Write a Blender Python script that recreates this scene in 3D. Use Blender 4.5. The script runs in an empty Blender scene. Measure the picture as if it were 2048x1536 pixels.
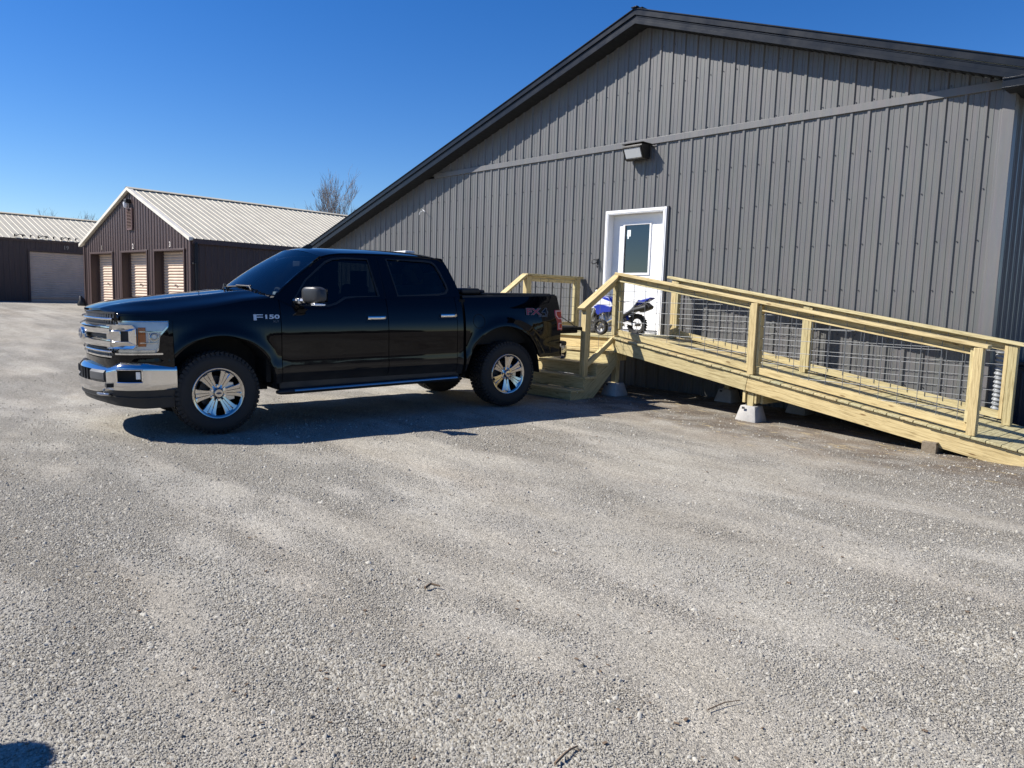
import bpy, math, random
import numpy as np
from mathutils import Vector, Matrix
from mathutils.geometry import tessellate_polygon
random.seed(7)
RNG = np.random.default_rng(7)
S = bpy.context.scene
COL = S.collection
R = math.radians

# ------------------------------------------------------------------ camera
cam = bpy.data.cameras.new("camera"); camo = bpy.data.objects.new("camera", cam); COL.objects.link(camo)
cam.sensor_width = 36; cam.lens = 36 * 1505 / 2048; cam.clip_start = 0.05; cam.clip_end = 3000
F = Vector((-0.72556, 0.67922, -0.11057)).normalized()
RT = Vector((0.68051, 0.73206, 0.03148)); RT = (RT - F * RT.dot(F)).normalized()
UP = RT.cross(F)
CAM = Vector((7.518, -10.392, 1.40))
m = Matrix((RT, UP, -F)).transposed().to_4x4(); m.translation = CAM
camo.matrix_world = m
S.camera = camo
S.render.resolution_x = 1024; S.render.resolution_y = 768

# ------------------------------------------------------------------ world and sun
LD = Vector((0.95, 1.0, -1.25)).normalized()          # direction the sunlight travels
ELEV = math.asin(-LD.z)
w = bpy.data.worlds.new("World"); S.world = w; w.use_nodes = True
nt = w.node_tree
sky = nt.nodes.new("ShaderNodeTexSky"); sky.sky_type = 'NISHITA'; sky.sun_disc = False
sky.sun_elevation = ELEV; sky.sun_rotation = math.atan2(-LD.x, -LD.y)
sky.altitude = 300; sky.air_density = 1.0; sky.dust_density = 0.05; sky.ozone_density = 5.0
bg = nt.nodes["Background"]; bg.inputs[1].default_value = 0.085
hs = nt.nodes.new("ShaderNodeHueSaturation"); hs.inputs["Saturation"].default_value = 1.30; hs.inputs["Hue"].default_value = 0.512
nt.links.new(sky.outputs[0], hs.inputs["Color"]); nt.links.new(hs.outputs[0], bg.inputs[0])
sl = bpy.data.lights.new("sun", 'SUN'); sl.energy = 5.0; sl.angle = R(0.5); sl.color = (1.0, 0.95, 0.87)
so = bpy.data.objects.new("sun", sl); COL.objects.link(so)
so.rotation_euler = LD.to_track_quat('-Z', 'Y').to_euler(); so.location = (0, 0, 30)
S.view_settings.view_transform = 'Standard'; S.view_settings.look = 'None'
S.view_settings.exposure = 0.67; S.view_settings.gamma = 1

# ------------------------------------------------------------------ materials
def mat(name, col=(.5, .5, .5), rough=.5, metal=0, coat=0, spec=.5, coatrough=.03):
    m = bpy.data.materials.new(name); m.use_nodes = True
    b = m.node_tree.nodes["Principled BSDF"]
    b.inputs["Base Color"].default_value = (*col, 1); b.inputs["Roughness"].default_value = rough
    b.inputs["Metallic"].default_value = metal; b.inputs["Coat Weight"].default_value = coat
    b.inputs["Coat Roughness"].default_value = coatrough; b.inputs["Specular IOR Level"].default_value = spec
    m.diffuse_color = (*col, 1)
    return m
def N(m, t, **kw):
    n = m.node_tree.nodes.new(t)
    for k, v in kw.items():
        if k.startswith('i_'):
            key = k[2:]; key = int(key) if key.isdigit() else key.replace('_', ' ')
            n.inputs[key].default_value = v
        else: setattr(n, k, v)
    return n
def L(m, a, b): m.node_tree.links.new(a, b)
def bsdf(m): return m.node_tree.nodes["Principled BSDF"]
def ramp(m, src, stops):
    r = N(m, "ShaderNodeValToRGB"); e = r.color_ramp.elements
    while len(e) < len(stops): e.new(0.5)
    for i, (p, c) in enumerate(stops):
        e[i].position = p; e[i].color = (*c, 1) if len(c) == 3 else c
    L(m, src, r.inputs[0]); return r
def noise(m, scale=5, detail=3, rough=.5, vec=None, dist=0):
    n = N(m, "ShaderNodeTexNoise"); n.inputs["Scale"].default_value = scale; n.inputs["Detail"].default_value = detail
    n.inputs["Roughness"].default_value = rough; n.inputs["Distortion"].default_value = dist
    if vec is not None: L(m, vec, n.inputs["Vector"])
    return n
def mapping(m, src, scale=(1, 1, 1), rot=(0, 0, 0)):
    n = N(m, "ShaderNodeMapping"); n.inputs["Scale"].default_value = scale; n.inputs["Rotation"].default_value = rot
    L(m, src, n.inputs["Vector"]); return n.outputs[0]
def mixc(m, fac, a, b, mode='MIX'):
    n = N(m, "ShaderNodeMix"); n.data_type = 'RGBA'; n.blend_type = mode
    for s, v in ((0, fac), (6, a), (7, b)):
        if hasattr(v, 'is_linked'): L(m, v, n.inputs[s])
        elif s == 0: n.inputs[0].default_value = v
        else: n.inputs[s].default_value = (*v, 1)
    return n.outputs[2]
def bump(m, h, strength=.3, dist=.01, normal=None):
    b = N(m, "ShaderNodeBump"); b.inputs["Strength"].default_value = strength; b.inputs["Distance"].default_value = dist
    L(m, h, b.inputs["Height"])
    if normal is not None: L(m, normal, b.inputs["Normal"])
    return b.outputs[0]
def dusty(m, col, amt=.06, scale=3, lo=.25, hi=.75, rlo=None, rhi=None, mul=(1.15, .85)):
    """slow colour and roughness variation over a plain surface"""
    tc = N(m, "ShaderNodeTexCoord"); n = noise(m, scale, 6, .65, tc.outputs["Object"])
    a = tuple(min(1, c * mul[0]) for c in col); b = tuple(c * mul[1] for c in col)
    r = ramp(m, n.outputs[0], [(lo, b), (hi, a)]); L(m, r.outputs[0], bsdf(m).inputs["Base Color"])
    if rlo is not None:
        r2 = ramp(m, n.outputs[0], [(lo, (rlo,) * 3), (hi, (rhi,) * 3)]); L(m, r2.outputs[0], bsdf(m).inputs["Roughness"])
    return n

M = {}
# metal siding: painted steel with faint oil-canning and dust towards nothing in particular
def siding_mat(name, col, rough=.42, cw=.25):
    m = mat(name, col, rough); tc = N(m, "ShaderNodeTexCoord")
    n = noise(m, 1.3, 5, .6, mapping(m, tc.outputs["Object"], (1, 1, .35)))
    n2 = noise(m, 22, 4, .7, mapping(m, tc.outputs["Object"], (1, 1, .08)))
    c1 = ramp(m, n.outputs[0], [(.3, tuple(c * .9 for c in col)), (.7, tuple(c * 1.1 for c in col))])
    c2 = mixc(m, .12, c1.outputs[0], n2.outputs[1], 'OVERLAY')
    L(m, c2, bsdf(m).inputs["Base Color"])
    r2 = ramp(m, n2.outputs[0], [(.3, (rough - .06,) * 3), (.7, (rough + .1,) * 3)]); L(m, r2.outputs[0], bsdf(m).inputs["Roughness"])
    L(m, bump(m, n.outputs[0], .15, .02), bsdf(m).inputs["Normal"])
    return m
M['siding'] = siding_mat('grey_siding_paint', (.116, .115, .113))
M['trim'] = siding_mat('grey_trim_paint', (.130, .128, .128))
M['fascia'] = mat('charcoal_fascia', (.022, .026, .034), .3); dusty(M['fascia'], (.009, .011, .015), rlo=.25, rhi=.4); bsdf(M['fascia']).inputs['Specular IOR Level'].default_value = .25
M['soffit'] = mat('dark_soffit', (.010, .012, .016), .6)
M['brown'] = siding_mat('brown_siding_paint', (.070, .045, .040), .45)
M['browntrim'] = mat('brown_trim', (.075, .047, .041), .45)
M['louvre'] = mat('vent_brown', (.16, .095, .085), .5)
M['roofw'] = siding_mat('pale_roof_paint', (.52, .475, .37), .6)
M['cream'] = mat('cream_trim', (.72, .67, .57), .5); dusty(M['cream'], (.72, .67, .57), scale=2)
M['rolldoor'] = mat('beige_roll_door', (.60, .46, .35), .5); dusty(M['rolldoor'], (.60, .46, .35), scale=2)
M['white'] = mat('white_door_paint', (.80, .80, .80), .4); dusty(M['white'], (.80, .80, .80), scale=4, mul=(1.02, .95))
M['sticker'] = mat('white_sticker', (.75, .8, .8), .4)
M['black'] = mat('black_plastic', (.012, .012, .013), .55); dusty(M['black'], (.013, .013, .014), scale=8, rlo=.4, rhi=.7)
M['dkgrey'] = mat('dark_grey_plastic', (.05, .05, .052), .5); dusty(M['dkgrey'], (.055, .055, .057), scale=9, rlo=.4, rhi=.65)
M['capgrey'] = mat('black_mirror_cap', (.035, .035, .036), .38)
M['screw'] = mat('screw', (.03, .03, .035), .4, .4)
M['number'] = mat('number_paint', (.6, .55, .5), .6)
M['numdark'] = mat('number_dull_paint', (.3, .27, .22), .6)
M['concrete'] = mat('concrete', (.36, .35, .33), .9)
n_ = dusty(M['concrete'], (.40, .385, .36), scale=9, mul=(1.15, .8)); L(M['concrete'], bump(M['concrete'], noise(M['concrete'], 70, 4).outputs[0], .5, .004), bsdf(M['concrete']).inputs["Normal"])
M['bark'] = mat('grey_bark', (.20, .18, .17), .9); dusty(M['bark'], (.20, .18, .17), scale=3)
M['pipe'] = mat('pale_corrugated_plastic', (.27, .285, .30), .5)
M['bin'] = mat('dark_bin_plastic', (.02, .026, .04), .45); dusty(M['bin'], (.02, .026, .04), scale=4)
M['wire'] = mat('galvanised_wire', (.18, .19, .20), .5, .5)
M['lampglass'] = mat('lamp_lens', (.55, .57, .58), .15, 0, .5)
M['bronze'] = mat('dark_bronze_metal', (.025, .024, .022), .4, .3)
M['leaf'] = mat('far_foliage', (.05, .048, .042), .9)
M['shirt'] = mat('shirt', (.1, .12, .2), .9)

# lumber: grain runs along each board's own length, stored as a vertex attribute
def wood_mat(name, cols, dark=.55, rough=.7, wet=0):
    m = mat(name, cols[0], rough)
    at = N(m, "ShaderNodeAttribute"); at.attribute_name = 'lc'
    rn = N(m, "ShaderNodeAttribute"); rn.attribute_name = 'rnd'
    v = mapping(m, at.outputs["Vector"], (1.1, 17, 17))
    g = noise(m, 3.0, 6, .6, v, 1.2)
    v2 = mapping(m, at.outputs["Vector"], (3, 60, 60)); g2 = noise(m, 2.2, 3, .6, v2)
    v3 = mapping(m, at.outputs["Vector"], (2.2, 9, 9)); vo = N(m, "ShaderNodeTexVoronoi"); vo.inputs["Scale"].default_value = 1.0
    L(m, v3, vo.inputs["Vector"])
    board = ramp(m, rn.outputs["Fac"], [(0, cols[0]), (.35, cols[1]), (.7, cols[2]), (1, cols[3])])
    grain = ramp(m, g.outputs[0], [(.35, (dark, dark * .93, dark * .8)), (.48, (.86, .84, .80)), (.62, (1, 1, 1))])
    c = mixc(m, 1.0, board.outputs[0], grain.outputs[0], 'MULTIPLY')
    fine = ramp(m, g2.outputs[0], [(.3, (.84, .82, .78)), (.6, (1.05, 1.05, 1.05))])
    c = mixc(m, .8, c, fine.outputs[0], 'MULTIPLY')
    knot = ramp(m, vo.outputs["Distance"], [(.0, (.22, .13, .07)), (.06, (.36, .25, .15)), (.10, (1, 1, 1))])
    c = mixc(m, .85, c, knot.outputs[0], 'MULTIPLY')
    L(m, c, bsdf(m).inputs["Base Color"])
    L(m, bump(m, g.outputs[0], .25, .003), bsdf(m).inputs["Normal"])
    return m
M['wood'] = wood_mat('treated_pine', [(.56, .445, .225), (.64, .52, .27), (.48, .41, .22), (.59, .515, .29)])
M['deckwood'] = wood_mat('treated_deck_pine', [(.55, .44, .235), (.45, .415, .24), (.58, .485, .27), (.41, .40, .25)])
M['oldwood'] = wood_mat('weathered_block', [(.22, .18, .13)] * 4)

# vehicle materials
def paint(name, col, rough=.35, coat=1.0):
    m = mat(name, col, rough, 0, coat, .0, .02); bsdf(m).inputs['Coat IOR'].default_value = 1.37
    tc = N(m, "ShaderNodeTexCoord"); n = noise(m, 7, 6, .7, tc.outputs["Object"])
    r = ramp(m, n.outputs[0], [(.35, (.015,) * 3), (.75, (.05,) * 3)]); L(m, r.outputs[0], bsdf(m).inputs["Coat Roughness"])
    d = ramp(m, n.outputs[0], [(.4, col), (.85, tuple(c + .001 for c in col))]); L(m, d.outputs[0], bsdf(m).inputs["Base Color"])
    return m
def road_dust(m):
    tc = N(m, "ShaderNodeTexCoord"); sp = N(m, "ShaderNodeSeparateXYZ"); L(m, tc.outputs["Object"], sp.inputs[0]); q = N(m, "ShaderNodeMapRange"); q.interpolation_type = 'SMOOTHSTEP'
    for i, v in ((1, .85), (2, .42), (3, 0), (4, .55)): q.inputs[i].default_value = v
    L(m, sp.outputs[2], q.inputs[0]); n = noise(m, 5, 6, .7, mapping(m, tc.outputs["Object"], (1, .5, 1.5))); k = N(m, "ShaderNodeMath"); k.operation = 'MULTIPLY'; L(m, q.outputs[0], k.inputs[0]); L(m, n.outputs[0], k.inputs[1])
    b = bsdf(m); old = b.inputs["Base Color"].links[0].from_socket; c = mixc(m, k.outputs[0], old, (.09, .082, .07)); L(m, c, b.inputs["Base Color"])
M['paint'] = paint('black_paint', (.0012, .0016, .0034))
road_dust(M['paint'])
M['chrome'] = mat('chrome', (.66, .655, .65), .07, 1)
_n = noise(M['chrome'], 12, 5, .7); _r = ramp(M['chrome'], _n.outputs[0], [(.3, (.05,) * 3), (.8, (.16,) * 3)]); L(M['chrome'], _r.outputs[0], bsdf(M['chrome']).inputs["Roughness"])
M['wheelchrome'] = mat('smoked_chrome', (.48, .465, .45), .10, 1)
M['meshgrey'] = mat('grille_mesh_grey', (.22, .22, .23), .4, .5)
M['badge'] = mat('badge_metal', (.55, .55, .56), .35, .5)
M['satin'] = mat('satin_metal', (.5, .5, .5), .3, 1)
M['tyre'] = mat('tyre_rubber', (.022, .022, .023), .75); dusty(M['tyre'], (.015, .0145, .014), scale=14, rlo=.65, rhi=.9, mul=(1.6, .7))
M['liner'] = mat('wheel_well_black', (.006, .006, .006), .8)
M['gap'] = mat('shut_line_black', (.001, .001, .001), .9)
M['seat'] = mat('seat_cloth', (.04, .04, .045), .9)
M['amber'] = mat('amber_lens', (.85, .22, .02), .25, 0, 0)
M['red'] = mat('red_lens', (.42, .012, .02), .15, 0, 1)
M['redw'] = mat('pale_red_lens', (.75, .42, .42), .15, 0, 1)
M['reddecal'] = mat('red_decal', (.22, .008, .01), .3, 0, .5)
M['greydecal'] = mat('grey_decal', (.13, .13, .14), .3, .3)
M['blueoval'] = mat('emblem_blue', (.06, .07, .11), .35, 0, 0)
M['reflector'] = mat('lamp_reflector', (.88, .89, .9), .35, .5)
M['blue'] = mat('blue_plastic', (.012, .03, .30), .35, 0, .4)
M['wht'] = mat('white_plastic', (.75, .75, .76), .35)
M['engine'] = mat('cast_alloy', (.30, .30, .31), .35, .8)
M['fork'] = mat('grey_fork', (.32, .33, .30), .4, .3)
def glass(name, tint, rough=.01, ior=1.5):
    m = bpy.data.materials.new(name); m.use_nodes = True; nt = m.node_tree; nt.nodes.clear()
    o = nt.nodes.new("ShaderNodeOutputMaterial"); mx = nt.nodes.new("ShaderNodeMixShader")
    t = nt.nodes.new("ShaderNodeBsdfTransparent"); t.inputs[0].default_value = (*tint, 1)
    g = nt.nodes.new("ShaderNodeBsdfGlossy"); g.inputs["Roughness"].default_value = rough
    f = nt.nodes.new("ShaderNodeFresnel"); f.inputs[0].default_value = ior
    nt.links.new(f.outputs[0], mx.inputs[0]); nt.links.new(t.outputs[0], mx.inputs[1]); nt.links.new(g.outputs[0], mx.inputs[2])
    nt.links.new(mx.outputs[0], o.inputs[0]); return m
M['tint'] = glass('tinted_glass', (.46, .54, .54))
M['tint2'] = glass('front_side_glass', (.05, .06, .07))
M['wsglass'] = glass('windscreen_glass', (.42, .5, .54), ior=1.75)
M['lens'] = glass('clear_lens', (.85, .88, .9))
M['doorglass'] = glass('door_glass', (.2, .24, .3), ior=2.15)

# ------------------------------------------------------------------ mesh helpers
class MB:
    def __init__(s): s.v = []; s.f = []; s.lc = []; s.rn = []; s.attr = False
    def quadgrid(s, P, close_u=False, close_v=False, flip=False):
        b = len(s.v); nu = len(P); nv = len(P[0])
        for row in P: s.v += [tuple(p) for p in row]
        for i in range(nu if close_u else nu - 1):
            for j in range(nv if close_v else nv - 1):
                a = b + i * nv + j; c = b + ((i + 1) % nu) * nv + j
                a2 = b + i * nv + (j + 1) % nv; c2 = b + ((i + 1) % nu) * nv + (j + 1) % nv
                s.f.append((a, a2, c2, c) if flip else (a, c, c2, a2))
        return s
    def box(s, c, size, mtx=None, rnd=None):
        """box centred at c; long axis is found from size for the grain attribute"""
        b = len(s.v); hx, hy, hz = [q / 2 for q in size]
        ax = max(range(3), key=lambda i: size[i]); order = [ax] + [i for i in range(3) if i != ax]
        r = random.random() if rnd is None else rnd; off = random.random() * 50
        for dz in (-1, 1):
            for dy in (-1, 1):
                for dx in (-1, 1):
                    l = Vector((dx * hx, dy * hy, dz * hz)); p = (mtx @ l if mtx else l) + Vector(c)
                    s.v.append(tuple(p)); s.lc.append((l[order[0]] + off, l[order[1]] + off * .7, l[order[2]])); s.rn.append(r)
        for q in ((0, 2, 3, 1), (4, 5, 7, 6), (0, 1, 5, 4), (2, 6, 7, 3), (0, 4, 6, 2), (1, 3, 7, 5)): s.f.append(tuple(b + k for k in q))
        s.attr = True; return s
    def beam(s, p0, p1, wd, ht, up=(0, 0, 1), rnd=None):
        """lumber from p0 to p1 (centre line): wd sideways, ht along up"""
        p0, p1 = Vector(p0), Vector(p1); d = p1 - p0; ln = d.length; x = d.normalized()
        y = Vector(up).cross(x).normalized(); z = x.cross(y)
        return s.box((p0 + p1) / 2, (ln, wd, ht), Matrix((x, y, z)).transposed(), rnd)
    def prism(s, poly, mapf, depthf):
        """poly: 2D outline; mapf(u,v,k) k=0/1 gives the two faces"""
        b = len(s.v); n = len(poly)
        for k in (0, 1):
            for p in poly: s.v.append(tuple(mapf(p[0], p[1], k)))
        tris = tessellate_polygon([[Vector((p[0], p[1], 0)) for p in poly]])
        for t in tris: s.f.append(tuple(b + i for i in t)); s.f.append(tuple(b + n + i for i in reversed(t)))
        for i in range(n):
            j = (i + 1) % n; s.f.append((b + i, b + j, b + n + j, b + n + i))
        return s
    def tube(s, pts, r, n=8, cap=True, radii=None):
        pts = [Vector(p) for p in pts]; rings = []
        up = Vector((0, 0, 1))
        for i, p in enumerate(pts):
            d = (pts[min(i + 1, len(pts) - 1)] - pts[max(i - 1, 0)]).normalized()
            a = d.cross(up)
            if a.length < .05: a = d.cross(Vector((1, 0, 0)))
            a.normalize(); c = d.cross(a); rr = radii[i] if radii else r
            rings.append([p + (a * math.cos(2 * math.pi * k / n) + c * math.sin(2 * math.pi * k / n)) * rr for k in range(n)])
        b = len(s.v); s.quadgrid(rings, close_v=True)
        if cap:
            s.f.append(tuple(b + k for k in range(n))); s.f.append(tuple(b + (len(pts) - 1) * n + k for k in reversed(range(n))))
        return s
    def lathe(s, prof, mtx, n=48, close=False):
        """prof: (radius, height) about local z, placed by mtx"""
        rings = [[mtx @ Vector((r * math.cos(2 * math.pi * k / n), r * math.sin(2 * math.pi * k / n), h)) for k in range(n)] for r, h in prof]
        return s.quadgrid(rings, close_v=True, close_u=close)
    def disc(s, c, r, axis, n=24, r2=None, sx=1):
        return s
    def add(s, o):
        b = len(s.v); s.v += o.v; s.f += [tuple(b + i for i in f) for f in o.f]; s.lc += o.lc; s.rn += o.rn; return s
    def build(s, name, material, parent=None, smooth=True, ang=35, bev=0, fix=True, seg=2):
        me = bpy.data.meshes.new(name); me.from_pydata(s.v, [], s.f)
        if s.attr and len(s.lc) == len(s.v):
            a = me.attributes.new('lc', 'FLOAT_VECTOR', 'POINT'); a.data.foreach_set('vector', np.array(s.lc, dtype=np.float32).ravel())
            a = me.attributes.new('rnd', 'FLOAT', 'POINT'); a.data.foreach_set('value', np.array(s.rn, dtype=np.float32))
        if fix:
            import bmesh
            bm = bmesh.new(); bm.from_mesh(me); bmesh.ops.recalc_face_normals(bm, faces=bm.faces); bm.to_mesh(me); bm.free()
        me.materials.append(material)
        if smooth:
            me.polygons.foreach_set('use_smooth', [True] * len(me.polygons)); me.set_sharp_from_angle(angle=R(ang))
        o = bpy.data.objects.new(name, me); COL.objects.link(o)
        if parent: o.parent = parent
        if bev:
            b = o.modifiers.new('bevel', 'BEVEL'); b.width = bev; b.segments = seg; b.limit_method = 'ANGLE'; b.angle_limit = R(40)
            b.harden_normals = False
        return o
def root(name, label, cat, loc=(0, 0, 0), group=None, mtx=None):
    o = bpy.data.objects.new(name, None); COL.objects.link(o); o.empty_display_size = .2
    o.location = loc
    if mtx is not None: o.matrix_world = mtx
    o['label'] = label; o['category'] = cat
    if group: o['group'] = group
    return o
def put(o, par):
    """parent o, whose mesh is given in world coordinates"""
    o.parent = par
    if par.type == 'EMPTY': o.matrix_parent_inverse = Matrix.Translation(-par.location)
    return o
def tag(o, label=None, cat=None, group=None, kind=None):
    if label: o['label'] = label
    if cat: o['category'] = cat
    if group: o['group'] = group
    if kind: o['kind'] = kind
    return o
def lerp(a, b, t): return a + (b - a) * t
def interp(x, P): return float(np.interp(x, [p[0] for p in P], [p[1] for p in P]))
def text_mesh(name, s, size, depth, material, parent, mtx, bold=0, sx=1):
    cu = bpy.data.curves.new(name, 'FONT'); cu.body = s; cu.size = size; cu.extrude = depth; cu.offset = bold
    cu.align_x = 'CENTER'; cu.align_y = 'CENTER'; cu.resolution_u = 3
    to = bpy.data.objects.new(name + '_tmp', cu); COL.objects.link(to)
    bpy.context.view_layer.update()
    me = bpy.data.meshes.new_from_object(to.evaluated_get(bpy.context.evaluated_depsgraph_get()))
    bpy.data.objects.remove(to); bpy.data.curves.remove(cu)
    me.transform(mtx @ Matrix.Diagonal((sx, 1, 1, 1))); me.materials.clear(); me.materials.append(material)
    o = bpy.data.objects.new(name, me); COL.objects.link(o); me.name = name
    if parent: o.parent = parent
    return o

# ------------------------------------------------------------------ ground
def vnoise(x, y, seed=0):
    """smooth value noise, vectorised"""
    xi = np.floor(x).astype(int); yi = np.floor(y).astype(int); fx = x - xi; fy = y - yi
    fx = fx * fx * (3 - 2 * fx); fy = fy * fy * (3 - 2 * fy)
    def h(a, b):
        n = (a * 374761393 + b * 668265263 + seed * 1442695) & 0xffffffff
        n = ((n ^ (n >> 13)) * 1274126177) & 0xffffffff
        return ((n ^ (n >> 16)) & 0xffff) / 65535.0
    return (h(xi, yi) * (1 - fx) + h(xi + 1, yi) * fx) * (1 - fy) + (h(xi, yi + 1) * (1 - fx) + h(xi + 1, yi + 1) * fx) * fy
def gz(x, y):
    x = np.asarray(x, float); y = np.asarray(y, float)
    g = .022 * np.clip(y + 4, -9, 0)
    g = g - .025 * np.clip(x - .3, 0, 4)
    t = np.clip((-3 - x) / 25.0, 0, 1); g = g + .60 * (t * t * (3 - 2 * t))
    return g
def relief(x, y):
    near = np.exp(-((x - 4) ** 2 + (y + 6) ** 2) / 260)
    return near * ((vnoise(x * 1.1 + 40, y * 3.1 + 11, 3) - .5) * .009 + (vnoise(x * 5, y * 7, 5) - .5) * .007)
def coarse(x, y):
    """how much loose coarse gravel lies here: windrows left between the wheel tracks"""
    def band(x0, y0, sl, wd, xa, xb, amp):
        d = y - (y0 + sl * (x - x0) + (vnoise(x * .9, x * 0 + y0, 9) - .5) * .35)
        e = np.clip((x - xa) / .8, 0, 1) * np.clip((xb - x) / .8, 0, 1)
        return amp * np.exp(-(d / wd) ** 2) * e
    c = band(2.65, -9.05, .17, .22, 0.5, 6.6, 1.0) + band(5.0, -9.75, .12, .25, 2.5, 8, .8) + band(3.0, -6.9, .12, .22, -4, 9, .35)
    c = c + 1.2 * np.exp(-(((x - 5.35) / .40) ** 2 + ((y + 8.5) / .22) ** 2)) + .6 * np.exp(-(((x - 6.6) / .5) ** 2 + ((y + 7.6) / .3) ** 2))
    c = c + band(6.5, -6.2, .1, .3, 4.5, 11, .5) + band(-2, -8.6, .05, .3, -9, 2.5, .5)
    n = vnoise(x * 2.3, y * 5.0, 21) * .6 + vnoise(x * 6, y * 11, 22) * .4
    return np.clip(c * (.5 + 1.0 * n), 0, 1.3)
def patch(x, y): return .6 * vnoise(x * .55 + 7, y * 1.7 + 3, 31) + .4 * vnoise(x * 2.1, y * 4.6, 33)
def axis_pts(a, b, fa, fb, fine, mid):
    """non-uniform grid lines: fine between fa..fb"""
    p = list(np.arange(fa, fb, fine)); q = fa; st = fine
    left = []
    while q > a: st *= 1.12; q -= st; left.append(q)
    q = p[-1]; st = fine; right = []
    while q < b: st *= 1.12; q += st; right.append(q)
    return np.array(left[::-1] + p + right)
gx = axis_pts(-700, 500, -6, 10, .085, 1); gy = axis_pts(-500, 700, -11, 0, .085, 1)
GX, GY = np.meshgrid(gx, gy, indexing='ij')
GZ = gz(GX, GY) + relief(GX, GY) - .004
V = np.stack([GX, GY, GZ], -1).reshape(-1, 3)
nx, ny = len(gx), len(gy)
I = np.arange(nx * ny).reshape(nx, ny)
Q = np.stack([I[:-1, :-1], I[1:, :-1], I[1:, 1:], I[:-1, 1:]], -1).reshape(-1, 4)
me = bpy.data.meshes.new('ground')
me.vertices.add(len(V)); me.vertices.foreach_set('co', V.astype(np.float32).ravel())
me.loops.add(Q.size); me.loops.foreach_set('vertex_index', Q.ravel().astype(np.int32))
me.polygons.add(len(Q)); me.polygons.foreach_set('loop_start', np.arange(0, Q.size, 4, dtype=np.int32)); me.polygons.foreach_set('loop_total', np.full(len(Q), 4, dtype=np.int32))
me.update(); me.polygons.foreach_set('use_smooth', [True] * len(Q))
a = me.attributes.new('coarse', 'FLOAT', 'POINT'); a.data.foreach_set('value', coarse(V[:, 0], V[:, 1]).astype(np.float32))
a = me.attributes.new('patch', 'FLOAT', 'POINT'); a.data.foreach_set('value', patch(V[:, 0], V[:, 1]).astype(np.float32))
g = mat('gravel_ground', (.3, .28, .26), .95, 0, 0, .2)
tc = N(g, "ShaderNodeTexCoord"); P0 = tc.outputs["Object"]
big = noise(g, .55, 6, .62, mapping(g, P0, (.45, 1.5, 1), (0, 0, R(-9))), .5)
med = noise(g, 3.0, 5, .65, mapping(g, P0, (.5, 1.4, 1), (0, 0, R(-9))))
vor = N(g, "ShaderNodeTexVoronoi"); vor.inputs["Scale"].default_value = 105; L(g, P0, vor.inputs["Vector"])
vor2 = N(g, "ShaderNodeTexVoronoi"); vor2.inputs["Scale"].default_value = 62; L(g, P0, vor2.inputs["Vector"])
vor3 = N(g, "ShaderNodeTexVoronoi"); vor3.inputs["Scale"].default_value = 170; L(g, P0, vor3.inputs["Vector"])
base = ramp(g, big.outputs[0], [(.26, (.272, .252, .217)), (.42, (.325, .304, .264)), (.54, (.352, .332, .292)), (.68, (.405, .385, .34))])
tone = ramp(g, med.outputs[0], [(.3, (.84, .82, .79)), (.7, (1.14, 1.14, 1.14))])
c = mixc(g, .8, base.outputs[0], tone.outputs[0], 'MULTIPLY')
warm = noise(g, .8, 3, .5, mapping(g, P0, (.4, 1.6, 1), (0, 0, R(-9))))
wr = ramp(g, warm.outputs[0], [(.52, (1, 1, 1)), (.72, (1.015, .99, .965))]); c = mixc(g, 1, c, wr.outputs[0], 'MULTIPLY')
sp = ramp(g, vor.outputs["Color"], [(.12, (.62, .62, .61)), (.5, (.98, .98, .97)), (.9, (1.35, 1.34, 1.30))]); c = mixc(g, .8, c, sp.outputs[0], 'MULTIPLY')
sp3 = ramp(g, vor3.outputs["Color"], [(.15, (.6, .6, .6)), (.9, (1.35, 1.35, 1.35))]); c = mixc(g, .8, c, sp3.outputs[0], 'MULTIPLY')
ca = N(g, "ShaderNodeAttribute"); ca.attribute_name = 'coarse'
cf = ramp(g, ca.outputs["Fac"], [(.05, (0, 0, 0)), (.7, (.75, .75, .75))]); c = mixc(g, cf.outputs[0], c, (.31, .298, .268))
# bare soil and sawdust beside the ramp
sx = N(g, "ShaderNodeSeparateXYZ"); L(g, P0, sx.inputs[0])
def smooth_rng(node_out, a, b, lo, hi):
    q = N(g, "ShaderNodeMapRange"); q.interpolation_type = 'SMOOTHSTEP'; q.inputs[1].default_value = a; q.inputs[2].default_value = b
    q.inputs[3].default_value = lo; q.inputs[4].default_value = hi; L(g, node_out, q.inputs[0]); return q.outputs[0]
def mth(op, a, b):
    q = N(g, "ShaderNodeMath"); q.operation = op
    for k, v in enumerate((a, b)):
        if hasattr(v, 'is_linked'): L(g, v, q.inputs[k])
        else: q.inputs[k].default_value = v
    return q.outputs[0]
my = mth('MULTIPLY', smooth_rng(sx.outputs[1], -3.6, -2.2, 0, 1), smooth_rng(sx.outputs[0], -4, .2, 0, 1))
dn = noise(g, 2.2, 5, .65, P0); my = mth('MULTIPLY', my, smooth_rng(dn.outputs[0], .34, .6, .2, 1))
soil = mixc(g, 1, (.17, .135, .10), sp3.outputs[0], 'MULTIPLY'); c = mixc(g, mth('MULTIPLY', my, .85), c, soil)
saw = noise(g, 4.5, 5, .7, mapping(g, P0, (.8, 2, 1)))
ms = mth('MULTIPLY', my, smooth_rng(saw.outputs[0], .56, .66, 0, .8)); c = mixc(g, ms, c, (.52, .42, .24))
pa2 = N(g, 'ShaderNodeAttribute'); pa2.attribute_name = 'patch'
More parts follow.
